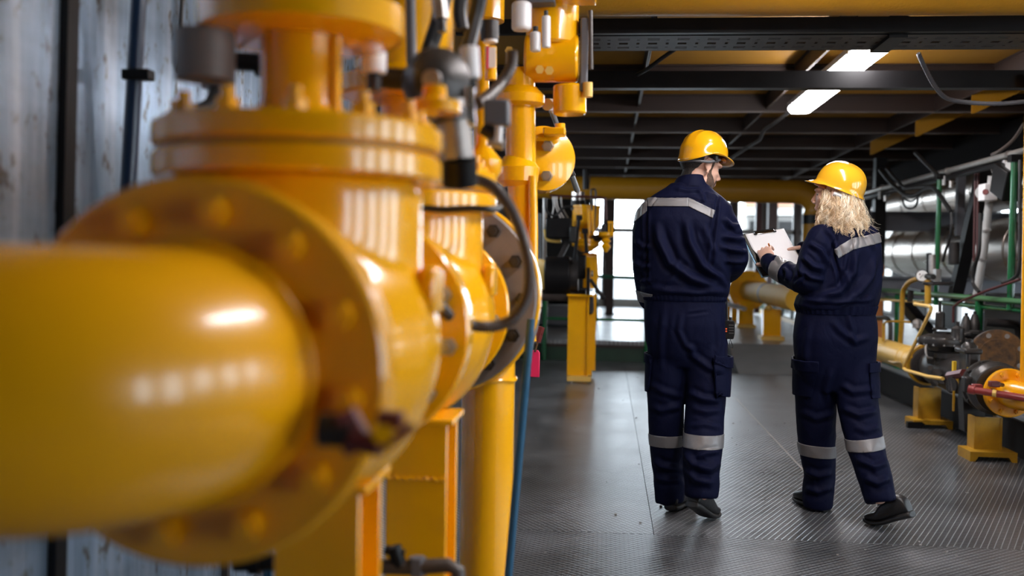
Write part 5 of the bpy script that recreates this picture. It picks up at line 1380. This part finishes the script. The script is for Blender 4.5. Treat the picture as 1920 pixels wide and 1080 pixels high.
# trousers
tr_ = MB()
loft(tr_, [(1284, 553, 74, .120, MY), (1284, 575, 75, .128, MY), (1284, 608, 75, .132, MY), (1286, 638, 75, .118, MY), (1287, 664, 69, .095, MY), (1288, 688, 54, .06, MY)], ex=2.3)
limb(tr_, LEGL[:-1] + [(1255, 905, 4.88, 28.5), (1256, 941, 4.885, 27.5)], cap=False); limb(tr_, LEGR[:-1] + [(1316, 906, 4.61, 32.5), (1315, 933, 4.60, 30)], cap=False)
mt_cr = [([(1290, 640), (1300, 668), (1330, 690), (1356, 694)], .008, 5), ([(1278, 585), (1272, 620), (1286, 650), (1310, 655)], .006, 4), ([(1286, 590), (1330, 584)], -.004, 2.2),
         ([(1290, 735), (1318, 748), (1352, 752)], .010, 5), ([(1296, 765), (1325, 772), (1352, 768)], .007, 5), ([(1292, 800), (1320, 795), (1350, 803)], .006, 4),
         ([(1283, 850), (1300, 872), (1330, 880), (1350, 866)], .013, 6), ([(1286, 878), (1305, 900), (1340, 906)], .012, 6), ([(1300, 862), (1322, 850), (1350, 846)], .008, 4),
         ([(1222, 860), (1240, 875), (1278, 880)], .010, 5), ([(1226, 893), (1250, 900), (1280, 898)], .010, 5), ([(1216, 760), (1240, 770), (1280, 760)], .007, 5), ([(1217, 720), (1245, 735), (1283, 745)], .006, 5),
         ([(1245, 575), (1238, 640), (1240, 700)], .005, 5), ([(1345, 600), (1350, 640), (1345, 668)], .004, 4)]
trm = cloth(tr_, .0070, 14, [(c[0], c[1] * 1.3, c[2]) for c in mt_cr], .009, lambda px, co: np.clip((1.05 - co[:, 2]) * 1.1, .35, 1.0))
trou = mesh_obj('trousers', trm.copy(), 'navy', man)
zl = P(1250, 829, 4.75)
def shin(px_lo, px_hi, box, nm='reflective_strip'):
    y = 4.72
    return patch(nm, trm, zband((1250, px_lo), (1250, px_hi), y=y), trou, 'strip_silver', lambda px, co: (px[:, 0] > box[0]) & (px[:, 0] < box[1]) & (co[:, 2] < .7))
zb_ = [(V((0, 0, P(1320, 842, 4.60).z)), V((0, 0, 1))), (V((0, 0, P(1320, 817, 4.60).z)), V((0, 0, -1)))]
patch('reflective_strip', trm, zb_, trou, 'strip_silver', lambda px, co: (px[:, 0] > 1279.5) & (co[:, 2] < .6))
zb_ = [(V((0, 0, P(1250, 840, 4.76).z)), V((0, 0, 1))), (V((0, 0, P(1250, 818, 4.76).z)), V((0, 0, -1)))]
patch('reflective_strip', trm, zb_, trou, 'strip_silver', lambda px, co: (px[:, 0] < 1278.0) & (co[:, 2] < .6))
def cargo(par, me, box, flap, off=.020, slant=0.0):
    cx = (box[0] + box[1]) / 2
    lo, hi = sorted((box[4], box[5])) if len(box) > 4 else (box[0], box[1])
    sd = [(P(box[0], 700, 4.7), V((1, 0, .08))), (P(box[1], 700, 4.7), V((-1, 0, .08)))]
    sf = [(P(box[0] - 2.5, 700, 4.7), V((1, 0, -.05))), (P(box[1] + 2.5, 700, 4.7), V((-1, 0, -.05)))]
    kp = lambda px, co: (px[:, 0] > box[0] - 9) & (px[:, 0] < box[1] + 9) & (px[:, 1] > 600) & (px[:, 1] < 790)
    pk = patch('cargo_pocket', me, [(P(cx, box[3], 4.7), V((-slant, 0, 1))), (P(cx, box[2], 4.7), V((slant, 0, -1)))] + sd, par, 'navy', kp, off=off, thick=off)
    patch('pocket_flap', me, [(P(cx, flap[1], 4.7), V((-slant, 0, 1))), (P(cx, flap[0], 4.7), V((slant, 0, -1)))] + sf, pk, 'navy', kp, off=off + .007, thick=.010)
cargo(trou, trm, (1336, 1384, 674, 744), (669, 690), slant=-.16)
cargo(trou, trm, (1190, 1222, 668, 738), (664, 682), off=.010)

# jacket
jk = MB()
loft(jk, [(1291, 343, 32, .075, MY + .01), (1290, 352, 42, .086, MY + .005), (1287, 365, 60, .098, MY), (1286, 384, 83, .126, MY), (1285, 412, 89, .145, MY), (1284, 455, 85, .152, MY), (1284, 500, 83, .152, MY), (1284, 530, 82, .150, MY), (1284, 546, 81, .147, MY), (1284, 554, 78, .136, MY), (1284, 560, 73, .120, MY)], ex=2.35)
limb(jk, ARML[:-1] + [(1217, 562, MY + .12, 20)]); limb(jk, ARMR)
mj_cr = [([(1230, 415), (1237, 450), (1256, 492), (1296, 522), (1346, 540)], .014, 6.5), ([(1286, 412), (1293, 455), (1316, 497), (1352, 526)], .013, 6), ([(1318, 420), (1330, 455), (1342, 480)], .006, 5),
         ([(1346, 362), (1342, 400), (1336, 450), (1334, 505)], -.008, 2.6), ([(1212, 385), (1211, 430), (1212, 500), (1213, 540)], -.006, 2.6),
         ([(1208, 404), (1232, 372), (1290, 370), (1342, 388)], -.004, 1.8),
         ([(1356, 408), (1372, 422), (1390, 424)], .007, 4), ([(1352, 442), (1374, 446), (1398, 450)], .009, 4), ([(1348, 462), (1374, 468), (1402, 472)], .009, 4), ([(1356, 488), (1376, 490), (1400, 490)], .008, 4), ([(1358, 425), (1380, 436), (1394, 440)], -.005, 3),
         ([(1190, 450), (1205, 462), (1222, 462)], .007, 4), ([(1188, 490), (1205, 500), (1222, 498)], .008, 4), ([(1190, 520), (1206, 528), (1220, 524)], .007, 4),
         ([(1215, 540), (1260, 546), (1310, 548), (1362, 546)], .006, 5), ([(1262, 352), (1290, 358), (1322, 354)], .004, 3), ([(1320, 362), (1340, 368), (1360, 378)], .005, 4), ([(1280, 480), (1262, 520), (1240, 540)], .004, 5), ([(1306, 352), (1318, 366), (1322, 384)], .004, 3), ([(1330, 510), (1350, 520), (1364, 540)], .006, 4)]
jkm = cloth(jk, .0070, 7, [(c[0], c[1] * 1.7, c[2]) for c in mj_cr], .005)
jkt = mesh_obj('jacket', jkm.copy(), 'navy', man)
def lineplane(p0, p1, y, below=True):
    a, b = P(*p0, y), P(*p1, y); d = (b - a).normalized(); nr = d.cross(V((0, 1, 0)))
    if nr.z < 0: nr = -nr
    return (a, nr if below else -nr)
mback = lambda px, co: co[:, 1] < MY + .03
patch('reflective_strip', jkm, [lineplane((1216, 385.5), (1291, 387), 4.61), lineplane((1222, 368.5), (1292, 371), 4.61, False), (P(1215.5, 380, 4.62), V((1, 0, 0))), (P(1291.5, 380, 4.6), V((-1, 0, 0)))], jkt, 'strip_silver', mback)
patch('reflective_strip', jkm, [lineplane((1291, 387), (1336, 409), 4.62), lineplane((1292, 371), (1341, 394), 4.62, False), (P(1339, 400, 4.62), V((-1, 0, .25))), (P(1291.5, 380, 4.6), V((1, 0, 0)))], jkt, 'strip_silver', mback)
patch('reflective_strip', jkm, [lineplane((1196, 411), (1214, 395), 4.66), lineplane((1196, 392), (1215, 373), 4.66, False), (P(1213.5, 390, 4.66), V((-1, 0, 0)))], jkt, 'strip_silver', lambda px, co: (px[:, 0] < 1220) & (co[:, 1] < MY + .08))
patch('reflective_strip', jkm, [(P(1205, 567, 4.8), V((.18, 0, 1)).normalized()), (P(1205, 547, 4.8), V((-.18, 0, -1)).normalized()), (P(1221, 555, 4.8), V((-1, 0, 0)))], jkt, 'strip_silver', lambda px, co: (px[:, 0] < 1232) & (co[:, 2] < 1.10))
patch('reflective_strip', jkm, [(P(1366, 534, 4.85), V((-.35, -.8, .55)).normalized()), (P(1366, 514, 4.9), V((.35, .8, -.55)).normalized())][:1] + [(P(1372, 512, 4.90), V((.3, 1, -.2)).normalized())], jkt, 'strip_silver', lambda px, co: (px[:, 0] > 1352) & (px[:, 1] > 505) & (co[:, 1] > 4.80) & (co[:, 2] < 1.2))
# ribbed waistband and collar
wbm = MB()
rg_ = []
for j, (py, hw, hd) in enumerate(((549, 77, .128), (553, 76.8, .129), (558, 76.3, .129), (563, 75.6, .128), (564.5, 72, .12))):
    c = P(1284, py, MY); ring = []
    for i in range(220):
        q = 2 * PI * i / 220; rp_ = .0015 * math.sin(i * 2 * PI / 220 * 55) * (1 if 0 < j < 4 else .3)
        cq, sq = math.cos(q), math.sin(q); e_ = 2 / 2.35
        ring.append(wbm.bm.verts.new(c + V(((hw * MY / F + rp_) * math.copysign(abs(cq) ** e_, cq), (hd + rp_) * math.copysign(abs(sq) ** e_, sq), 0))))
    rg_.append(ring)
wbm.skin(rg_); wbm.build('waistband', 'navy', jkt, sharp=0)
def collar(par, rings, yaw, m='navy'):
    q = MB(); rr = []
    for cx, cy, hw, hd, y, tl in rings:
        u = V((math.cos(yaw), math.sin(yaw), 0)); w_ = V((-math.sin(yaw), math.cos(yaw), -tl))
        rr.append(q.ring(P(cx, cy, y), u, w_, hw * y / F, hd, 48, 0, 2.1))
    q.skin(rr, caps=False)
    o = q.build('collar', m, par, sharp=70); o.modifiers.new('s', 'SUBSURF').render_levels = 2; return o
collar(jkt, [(1293, 356, 35, .090, MY + .01, .15), (1293, 350, 33, .086, MY + .01, .18), (1294, 341, 29, .078, MY + .015, .2), (1295, 335, 26.5, .073, MY + .02, .22), (1295, 334, 25, .069, MY + .022, .22), (1295, 337, 23.5, .065, MY + .022, .22), (1295, 348, 24, .066, MY + .015, .2)], .25)

h0 = V((P(1256, 955, 4.86).x, 4.83, 0)); shoe(man, 'shoe', h0, h0 + V((.125, .235, 0)), .0)
t0 = PZ(1343, 967, 0); shoe(man, 'shoe', t0 + V((-.15, -.235, 0)), t0, .100)

# radio on his belt
rd_ = T('walkie_talkie', 'black two way radio with antenna on the right hip of the bearded man', 'radio', P(1366, 638, MY))
ry_ = MY - .02
MB().box(P(1366, 618, ry_), (.044, .034, .088)).build('case', 'radio_black', rd_, bevel=.006)
MB().prism([(-.021, -.042), (.021, -.042), (.026, -.02), (.026, .03), (.021, .044), (-.021, .044)], P(1366, 618, ry_) - V((0, .018, 0)), X_, Z_, (0, -.006, 0)).build('front_shell', 'black_steel', rd_, bevel=.003)
MB().rod(P(1363, 603, ry_), P(1363, 562, ry_), .0048, .0036, n=10).build('antenna', 'radio_black', rd_)
MB().rod(P(1370, 601, ry_), P(1370, 595, ry_), .0075, n=14).build('knob', 'radio_black', rd_)
for i in range(4): MB().box(P(1370, 609 + i * 5, ry_) - V((0, .0245, 0)), (.022, .003, .004)).build('grille_bar', 'tray_grey', rd_)
for py in (616, 620.5): MB().box(P(1360.5, py, ry_) - V((0, .025, 0)), (.007, .002, .006)).build('orange_mark', 'orange_mark', rd_)
MB().box(P(1352, 615, ry_ + .0), (.035, .012, .05)).build('belt_clip', 'radio_black', rd_)
MB().tube([P(1369, 636, ry_), P(1371, 642, ry_), P(1374, 648, ry_), P(1373, 653, ry_), P(1369, 648, ry_), P(1367, 638, ry_)], .0018, 6, sub=4).build('wrist_loop', 'black_rubber', rd_)

# ------------------------------------------------------------------ the woman
wom = T('person', 'curly blond woman in navy work suit and plain yellow hard hat writing on a clipboard', 'person', PZ(1585, 968, 0))
WY = 4.80
wyaw = math.radians(158)
wm_ = place(P(1567, 366, WY + .02), wyaw, math.radians(3), 0)
bw = MB(); head_geo(bw, wm_, True)
loft(bw, [(1588, 418, 22, .06, WY), (1588, 436, 46, .08, WY), (1588, 470, 50, .095, WY), (1586, 530, 48, .09, WY), (1570, 580, 52, .095, WY), (1566, 625, 52, .085, WY), (1566, 655, 46, .065, WY), (1566, 682, 36, .04, WY)], ex=2.2)
limb(bw, [(1588, 425, WY, 19), (1584, 405, WY, 19), (1577, 392, WY, 18)])
WLL = [(1530, 670, 4.84, 37), (1529, 720, 4.86, 37), (1530, 770, 4.89, 36), (1532, 845, 4.94, 32.5), (1536, 890, 4.96, 28), (1534, 938, 4.98, 25)]
WLR = [(1602, 670, 4.80, 38), (1605, 720, 4.79, 38), (1610, 770, 4.76, 36), (1623, 838, 4.70, 33), (1638, 888, 4.64, 30), (1648, 930, 4.61, 26)]
WAL = [(1540, 447, WY - .06, 27), (1527, 480, WY - .08, 27), (1514, 522, WY - .08, 27), (1492, 520, WY - .0, 24), (1466, 508, WY + .09, 20.5), (1447, 496, WY + .15, 18), (1441, 490, WY + .165, 16)]
WAR = [(1622, 444, WY, 25), (1628, 480, WY + .03, 24), (1626, 515, WY + .07, 23), (1580, 500, WY + .20, 20), (1535, 480, WY + .28, 18), (1508, 466, WY + .33, 15)]
for L_ in (WLL, WLR, WAL, WAR): limb(bw, [(a, b, c, r * .60) for a, b, c, r in L_])
# clipboard frame in space, face turned to its reader
CB = [P(1404, 438, 5.17), P(1481, 426, 5.22), P(1500, 506, 5.02), P(1418, 517, 4.97)]
cbc = (CB[0] + CB[1] + CB[2] + CB[3]) / 4
cbx = ((CB[1] - CB[0]) + (CB[2] - CB[3])).normalized(); cby = ((CB[0] - CB[3]) + (CB[1] - CB[2])); cby = (cby - cbx * cby.dot(cbx)).normalized(); cbn = cbx.cross(cby)
if cbn.y > 0: cbn = -cbn
hpos = P(1443, 494, WY + .16)
hand_geo(bw, frame_m(hpos, (-.18, .55, .62), (-.55, -.70, .35)), curls=(.55, .6, .65, .7), side=1, thumb=.5)
hand_geo(bw, frame_m(P(1521, 469, WY + .34), (-.82, .42, -.05), (-.1, .55, .85)), curls=(.25, .3, .3, .35), side=1, thumb=.1)
bwm = remesh(bw, .0040, 3)
wbody = mesh_obj('body', bwm.copy(), 'skin_pale', wom)
eyes(wom, wm_, 1)

wt = MB()
loft(wt, [(1567, 575, 67, .115, WY), (1567, 598, 72, .125, WY), (1566, 632, 75, .130, WY), (1566, 666, 73, .112, WY), (1566, 700, 64, .088, WY), (1567, 734, 44, .05, WY)], ex=2.3)
limb(wt, WLL[:-1] + [(1534, 915, 4.965, 28), (1534, 951, 4.97, 27)], cap=False); limb(wt, WLR[:-1] + [(1645, 912, 4.63, 29), (1652, 942, 4.61, 28)], cap=False)
wt_cr = [([(1560, 600), (1575, 620), (1605, 640), (1630, 630)], .008, 5), ([(1590, 585), (1598, 620), (1600, 650)], .006, 4), ([(1575, 720), (1600, 735), (1640, 730)], .007, 5), ([(1580, 765), (1610, 778), (1645, 770)], .009, 5),
         ([(1560, 690), (1548, 730), (1560, 765)], .006, 5), ([(1500, 770), (1530, 785), (1566, 775)], .006, 5), ([(1504, 880), (1535, 893), (1562, 885)], .010, 5), ([(1508, 915), (1535, 922), (1560, 912)], .010, 5),
         ([(1606, 860), (1640, 876), (1664, 866)], .010, 5), ([(1622, 895), (1645, 906), (1668, 896)], .011, 5), ([(1520, 600), (1510, 650), (1512, 690)], .004, 5), ([(1600, 800), (1625, 808), (1650, 800)], .006, 5)]
wtm = cloth(wt, .0070, 14, [(c[0], c[1] * 1.3, c[2]) for c in wt_cr], .009, lambda px, co: np.clip((1.05 - co[:, 2]) * 1.1, .35, 1.0))
wtro = mesh_obj('trousers', wtm.copy(), 'navy', wom)
for px0, plo, phi, yy_, sl, box in ((1532, 859, 836, 4.86, -.06, (1480, 1570)), (1623, 848, 826, 4.62, .16, (1570, 1680))):
    nr = V((-sl, 0, 1)).normalized()
    patch('reflective_strip', wtm, [(P(px0, plo, yy_), nr), (P(px0, phi, yy_), -nr)], wtro, 'strip_silver', lambda px, co: (px[:, 0] > box[0]) & (px[:, 0] < box[1]) & (co[:, 2] < .6))
cargo(wtro, wtm, (1484, 1534, 684, 748), (676, 696), off=.012)
cargo(wtro, wtm, (1630, 1660, 690, 748), (682, 700), off=.010)

wj = MB()
loft(wj, [(1589, 414, 26, .065, WY), (1588, 423, 44, .082, WY), (1587, 438, 56, .105, WY), (1588, 465, 61, .130, WY), (1587, 500, 62, .135, WY), (1582, 535, 66, .142, WY), (1571, 558, 74, .150, WY), (1567, 572, 75, .146, WY), (1567, 581, 69, .125, WY)], ex=2.3, yaw=.22)
limb(wj, WAL); limb(wj, WAR)
wj_cr = [([(1568, 440), (1560, 470), (1572, 510), (1578, 545)], -.008, 2.8), ([(1605, 465), (1600, 510), (1575, 548), (1530, 562)], .011, 6), ([(1640, 480), (1632, 520), (1605, 555), (1565, 568)], .010, 6), ([(1590, 470), (1584, 505), (1592, 540)], .006, 4),
         ([(1545, 425), (1560, 445), (1574, 480)], .007, 3), ([(1515, 455), (1540, 470), (1556, 500)], .007, 4), ([(1505, 480), (1525, 500), (1545, 505)], .008, 4), ([(1500, 505), (1520, 520), (1545, 525)], .008, 4), ([(1490, 535), (1505, 520), (1500, 500)], .006, 3), ([(1468, 500), (1478, 512), (1474, 528)], .006, 3),
         ([(1448, 480), (1460, 485), (1466, 496)], .005, 3), ([(1500, 560), (1540, 566), (1600, 566), (1640, 560)], .006, 4), ([(1615, 430), (1628, 445), (1640, 470)], .005, 4), ([(1600, 430), (1605, 455), (1600, 470)], .004, 3)]
wjm = cloth(wj, .0068, 7, [(c[0], c[1] * 2.0, c[2]) for c in wj_cr], .005)
wjk = mesh_obj('jacket', wjm.copy(), 'navy', wom)
# back strip in two slopes, then the cuff strip across the left forearm
def lineplane(p0, p1, y, below=True):
    a, b = P(*p0, y), P(*p1, y); d = (b - a).normalized(); nr = d.cross(V((0, 1, 0)))
    if nr.z < 0: nr = -nr
    return (a, nr if below else -nr)
back = lambda px, co: (co[:, 1] < WY + .03) & (px[:, 0] > 1566)
patch('reflective_strip', wjm, [lineplane((1574, 484), (1602, 468), 4.65), lineplane((1568, 466), (1600, 447), 4.65, False), (P(1567, 470, 4.65), V((1, 0, .45))), (P(1601, 455, 4.65), V((-1, 0, .0)))], wjk, 'strip_silver', back)
patch('reflective_strip', wjm, [lineplane((1600, 468), (1649, 457), 4.65), lineplane((1600, 447), (1645, 438), 4.65, False), (P(1601, 455, 4.65), V((1, 0, .0)))], wjk, 'strip_silver', lambda px, co: back(px, co) & (px[:, 0] < 1655))
ca, cb_ = P(1450, 500, WY + .12), P(1478, 512, WY + .04); ad = (cb_ - ca).normalized()
patch('reflective_strip', wjm, [(P(1456, 503, WY + .12), ad), (P(1474, 511, WY + .06), -ad)], wjk, 'strip_silver', lambda px, co: (px[:, 0] < 1500) & (px[:, 1] > 470) & (co[:, 0] < P(1500, 500, WY).x))
wb2 = MB(); rg_ = []
for j, (py, hw, hd) in enumerate(((572, 73, .135), (577, 72, .134), (583, 70, .130), (588, 69, .126))):
    c = P(1567, py, WY); ring = []
    for i in range(200):
        q = 2 * PI * i / 200; rp_ = .0028 * math.sin(i * 2 * PI / 200 * 40) * (1 if j < 3 else .5)
        cq, sq = math.cos(q), math.sin(q); e_ = 2 / 2.35
        ring.append(wb2.bm.verts.new(c + V(((hw * WY / F + rp_) * math.copysign(abs(cq) ** e_, cq), (hd + rp_) * math.copysign(abs(sq) ** e_, sq), 0))))
    rg_.append(ring)
wb2.skin(rg_); wb2.build('waistband', 'navy', wjk)
collar(wjk, [(1586, 424, 30, .075, WY, .2), (1585, 416, 28, .072, WY, .25), (1584, 410, 25, .066, WY, .3), (1584, 411, 22, .06, WY, .3), (1584, 420, 22, .06, WY, .25)], .3)

h0 = PZ(1549, 960, 0); shoe(wom, 'shoe', h0, h0 + V((-.105, .215, 0)), .0, w=.045)
t0 = PZ(1622, 980, 0); shoe(wom, 'shoe', t0 + V((.185, -.165, 0)), t0, .08, w=.045)

hwM = place(P(1573, 350, WY + .02), wyaw, math.radians(-22), math.radians(0)) @ Matrix.Translation(V((-.004, 0, -.004)))
hat2 = helmet(wom, hwM, 'helmet_yellow_pale', 'plain')
for x, s_ in ((.035, 1), (-.055, 1), (.035, -1), (-.055, -1)):
    c = V((x, s_ * .096 * math.sqrt(max(0, 1 - (x / .116) ** 2)), .022))
    MB().box(hwM @ c, (.024, .010, .012), Matrix.Rotation(wyaw, 3, 'Z') @ Matrix.Rotation(math.radians(-22), 3, 'Y') @ Matrix.Rotation(-math.atan2(x, .13) * s_, 3, 'Z')).build('slot_tab', 'helmet_yellow_pale', hat2, bevel=.003)
MB().tube([hwM @ V((-.012 + .098 * math.cos(a), .088 * math.sin(a), -.034)) for a in [math.radians(85 + 190 * i / 24) for i in range(25)]], .013, 10, flat=.9).build('harness_band', 'lamp_body', hat2)
MB().tube([hwM @ V((.106 * math.cos(a), .086 * math.sin(a), -.018)) for a in [math.radians(-65 + 130 * i / 16) for i in range(17)]], .010, 8).build('sweat_band', 'orange_paint', hat2)

# curly hair
rh = random.Random(11)
hmb = bmesh.new(); shades = []
iw = wm_
def hair_r(ph, t):
    """radius of the hair mass around the head axis at height t (0 rim .. 1 ends)"""
    back = .5 - .5 * math.cos(ph)
    side = abs(math.sin(ph))
    return .078 + .020 * back + (.018 + .014 * side) * math.sin(min(1, t * 1.1) * PI / 2) + .026 * t * t + .004 * math.sin(3 * ph + 1)
core = MB(); rr_ = []
for k in range(9):
    t = k / 8; z = .03 - .185 * t; ring = []
    for i in range(40):
        ph = math.radians(72) + math.radians(216) * i / 39
        r = hair_r(ph, t) - .026
        ring.append(iw @ V((-.012 + r * math.cos(ph), r * .95 * math.sin(ph), z)))
    inner = [iw @ V((-.012 + (hair_r(ph, t) - .05) * math.cos(ph), (hair_r(ph, t) - .05) * .95 * math.sin(ph), z)) for ph in [math.radians(288) - math.radians(216) * i / 39 for i in range(40)]]
    rr_.append([core.bm.verts.new(p) for p in ring + inner])
core.skin(rr_)
core_me = remesh(core, .007, 5)
def strand(ph, r_off, length, turns, amp, rad, z0, sh, ph0, tw, dph, wob, curl_end, jr=0, jq=0):
    n, m = 46, 4
    pts = []
    for i in range(n):
        t = i / (n - 1)
        q = ph + dph * t + .05 * math.sin(t * 5 + wob)
        r = hair_r(q, t * length / .2) + r_off * (.4 + .6 * t)
        a = ph0 + tw * 2 * PI * turns * (.8 * t + .35 * t * t)
        am = amp * (.12 + .9 * min(1, t * 1.6))
        r += jr * (1 - .8 * t); q += jq * (1 - .8 * t)
        c, s_ = math.cos(q), math.sin(q)
        rad_v = V((c, .95 * s_, 0)); tan = V((-s_, c, 0))
        lift = curl_end * max(0, t - .72) ** 1.5
        pts.append(iw @ (V((-.012, 0, z0 - length * t + lift * .5)) + rad_v * (r + am * .55 * math.cos(a) + lift) + tan * (am * 1.1 * math.sin(a))))
    rings = []; u = None
    for i in range(n):
        t_ = (pts[min(i + 1, n - 1)] - pts[max(i - 1, 0)]).normalized()
        if u is None: u, w_, _ = frame_for(t_)
        else: u = (u - t_ * u.dot(t_)).normalized()
        w_ = u.cross(t_); k = rad * (1 - .7 * (i / (n - 1)) ** 2)
        ring = []
        for j in range(m):
            an = 2 * PI * j / m
            ring.append(hmb.verts.new(pts[i] + u * k * math.cos(an) + w_ * k * .7 * math.sin(an))); shades.append(min(1, max(0, sh + .10 * math.sin(i * .3 + ph0))))
        rings.append(ring)
    for a, b in zip(rings, rings[1:]):
        for j in range(m): hmb.faces.new((a[j], a[(j + 1) % m], b[(j + 1) % m], b[j]))
for i in range(250):
    ph = math.radians(rh.uniform(37, 323))
    back = .5 - .5 * math.cos(ph)
    L_ = (rh.uniform(.12, .18) if rh.random() < .78 else rh.uniform(.17, .205)) - .020 * back - .008
    z0 = .036 - .060 * back + rh.uniform(-.03, .006)
    off, tr_n, am, p0, tw, dp, wb, sh = rh.uniform(-.020, .008), rh.uniform(1.8, 3.0), rh.uniform(.006, .0105), rh.uniform(0, 6.28), rh.choice((-1, 1)), rh.uniform(-.10, .10), rh.uniform(0, 6), rh.uniform(.1, .95)
    ce = rh.uniform(-.04, .16) if rh.random() < .45 else 0
    for k in range(rh.randint(9, 12)):
        strand(ph, off, L_ + rh.uniform(-.01, .01), tr_n * rh.uniform(.98, 1.02), am * rh.uniform(.85, 1.15), rh.uniform(.0011, .0019), z0 + rh.uniform(-.01, .01), min(1, max(0, sh + rh.uniform(-.25, .25))), p0 + rh.uniform(-.14, .14), tw, dp, wb, ce, rh.uniform(-.006, .006), rh.uniform(-.06, .06))
for i in range(90):   # loose flyaway hairs
    strand(math.radians(rh.uniform(60, 300)), rh.uniform(.0, .018), rh.uniform(.14, .22), rh.uniform(1, 3), rh.uniform(.008, .018), .0007, rh.uniform(-.01, .03), rh.uniform(.5, 1), rh.uniform(0, 6), rh.choice((-1, 1)), rh.uniform(-.3, .3), rh.uniform(0, 6), rh.uniform(0, .3))
me = bpy.data.meshes.new('hair'); hmb.to_mesh(me); hmb.free()
at = me.attributes.new('shade', 'FLOAT', 'POINT'); at.data.foreach_set('value', shades)
hair = mesh_obj('hair', me, 'hair_blond', wom)
mat('hair_under', (.42, .25, .11), .5, bump=.9, bscale=70)
mesh_obj('hair_volume', core_me, 'hair_under', hair)

# clipboard with its papers and clip
cl_ = T('clipboard', 'clipboard with white paper held open by the blond woman', 'clipboard', cbc)
hwid, hhei = .106, .150
sx_ = (CB[1] - CB[0]).length / 2; sy_ = ((CB[0] - CB[3]).length + (CB[1] - CB[2]).length) / 4
hwid, hhei = sx_, sy_
R3 = Matrix((cbx, cby, cbn)).transposed()
if R3.determinant() < 0: R3 = Matrix((cbx, cby, -cbn)).transposed()
MB().box(cbc - cbn * .004, (hwid * 2, hhei * 2, .004), R3).build('board', 'board_dark', cl_, bevel=.0015)
# sheet with a curled lower left corner
q = MB(); gv_ = []
nx_, ny_ = 16, 20
for j in range(ny_ + 1):
    row = []
    for i in range(nx_ + 1):
        x = -hwid * .90 + hwid * 1.88 * i / nx_; y = -hhei * .97 + hhei * 1.93 * j / ny_
        curl = max(0, (1 - i / nx_) * .9 + (1 - j / ny_) - 1.25)
        row.append(q.bm.verts.new(cbc + cbx * (x + curl * .02) + cby * (y + curl * .03) + cbn * (.001 + curl ** 1.4 * .11)))
    gv_.append(row)
for j in range(ny_):
    for i in range(nx_): q.bm.faces.new((gv_[j][i], gv_[j][i + 1], gv_[j + 1][i + 1], gv_[j + 1][i]))
o = q.build('sheet', 'paper', cl_, sharp=0); sm = o.modifiers.new('s', 'SOLIDIFY'); sm.thickness = .0006; sm.offset = 1
MB().box(cbc - cbn * .012 - cbx * .006 - cby * .004, (hwid * 2, hhei * 2 * .98, .006), R3).build('folder', 'paper_blue', cl_)
ck = cbc + cby * (hhei * .93)
c1 = MB().box(ck + cbn * .005 - cby * .004, (hwid * .95, .020, .005), R3).build('clip', 'chrome', cl_, bevel=.002)
MB().tube([ck - cbx * hwid * .52 - cby * .014 + cbn * .008, ck - cbx * hwid * .52 + cby * .006 + cbn * .010, ck + cbx * hwid * .52 + cby * .006 + cbn * .010, ck + cbx * hwid * .52 - cby * .014 + cbn * .008], .0022, 8).build('clip_wire', 'black_steel', c1)
for s_ in (-1, 1): MB().box(ck + cbx * (s_ * hwid * .46) - cby * .014 + cbn * .009, (.014, .006, .004), R3).build('clip_foot', 'black_steel', c1)
pn = T('pen', 'pen in the writing hand of the blond woman', 'pen', P(1446, 470, 5.02))
MB().rod(P(1446, 472, 5.04), P(1441, 457, 5.00), .004).build('barrel', 'orange_paint', pn)
# ================================================================== camera, world, light
cd = bpy.data.cameras.new('camera'); cam = bpy.data.objects.new('camera', cd); COL.objects.link(cam)
cam.matrix_world = Matrix.Translation(EYE) @ CAMROT.to_4x4()
cd.sensor_width = 36; cd.lens = F / 1920 * 36; cd.clip_start = .02; cd.clip_end = 300
cd.dof.use_dof = True; cd.dof.focus_distance = 4.75; cd.dof.aperture_fstop = 1.55; cd.dof.aperture_blades = 0
SC.camera = cam
w = bpy.data.worlds.new('world'); SC.world = w; w.use_nodes = True
bg = w.node_tree.nodes['Background']; bg.inputs['Color'].default_value = (.78, .90, 1.0, 1); bg.inputs['Strength'].default_value = 14.0
def portal(loc, rot, sx, sy):
    l = bpy.data.lights.new('window_daylight', 'AREA'); l.shape = 'RECTANGLE'; l.size = sx; l.size_y = sy
    l.cycles.is_portal = True
    o = bpy.data.objects.new('window_daylight', l); COL.objects.link(o); o.location = loc; o.rotation_euler = rot
portal((1.6, YF + .3, 1.5), (math.radians(-90), 0, 0), 7.5, 2.4)
portal((XR + .3, 9.2, 1.27), (0, math.radians(90), 0), 2.0, 23)
portal((XL - 1.1, 9.5, 2.08), (0, math.radians(-90), 0), .45, 4.2)  # portal for the added left window band
SC.view_settings.view_transform = 'Standard'; SC.view_settings.look = 'None'
SC.view_settings.gamma = 1; SC.view_settings.use_curve_mapping = False
SC.view_settings.exposure = -0.22
SC.cycles.use_denoising = True
SC.cycles.max_bounces = 8; SC.cycles.diffuse_bounces = 4; SC.cycles.glossy_bounces = 4
SC.cycles.sample_clamp_indirect = 6
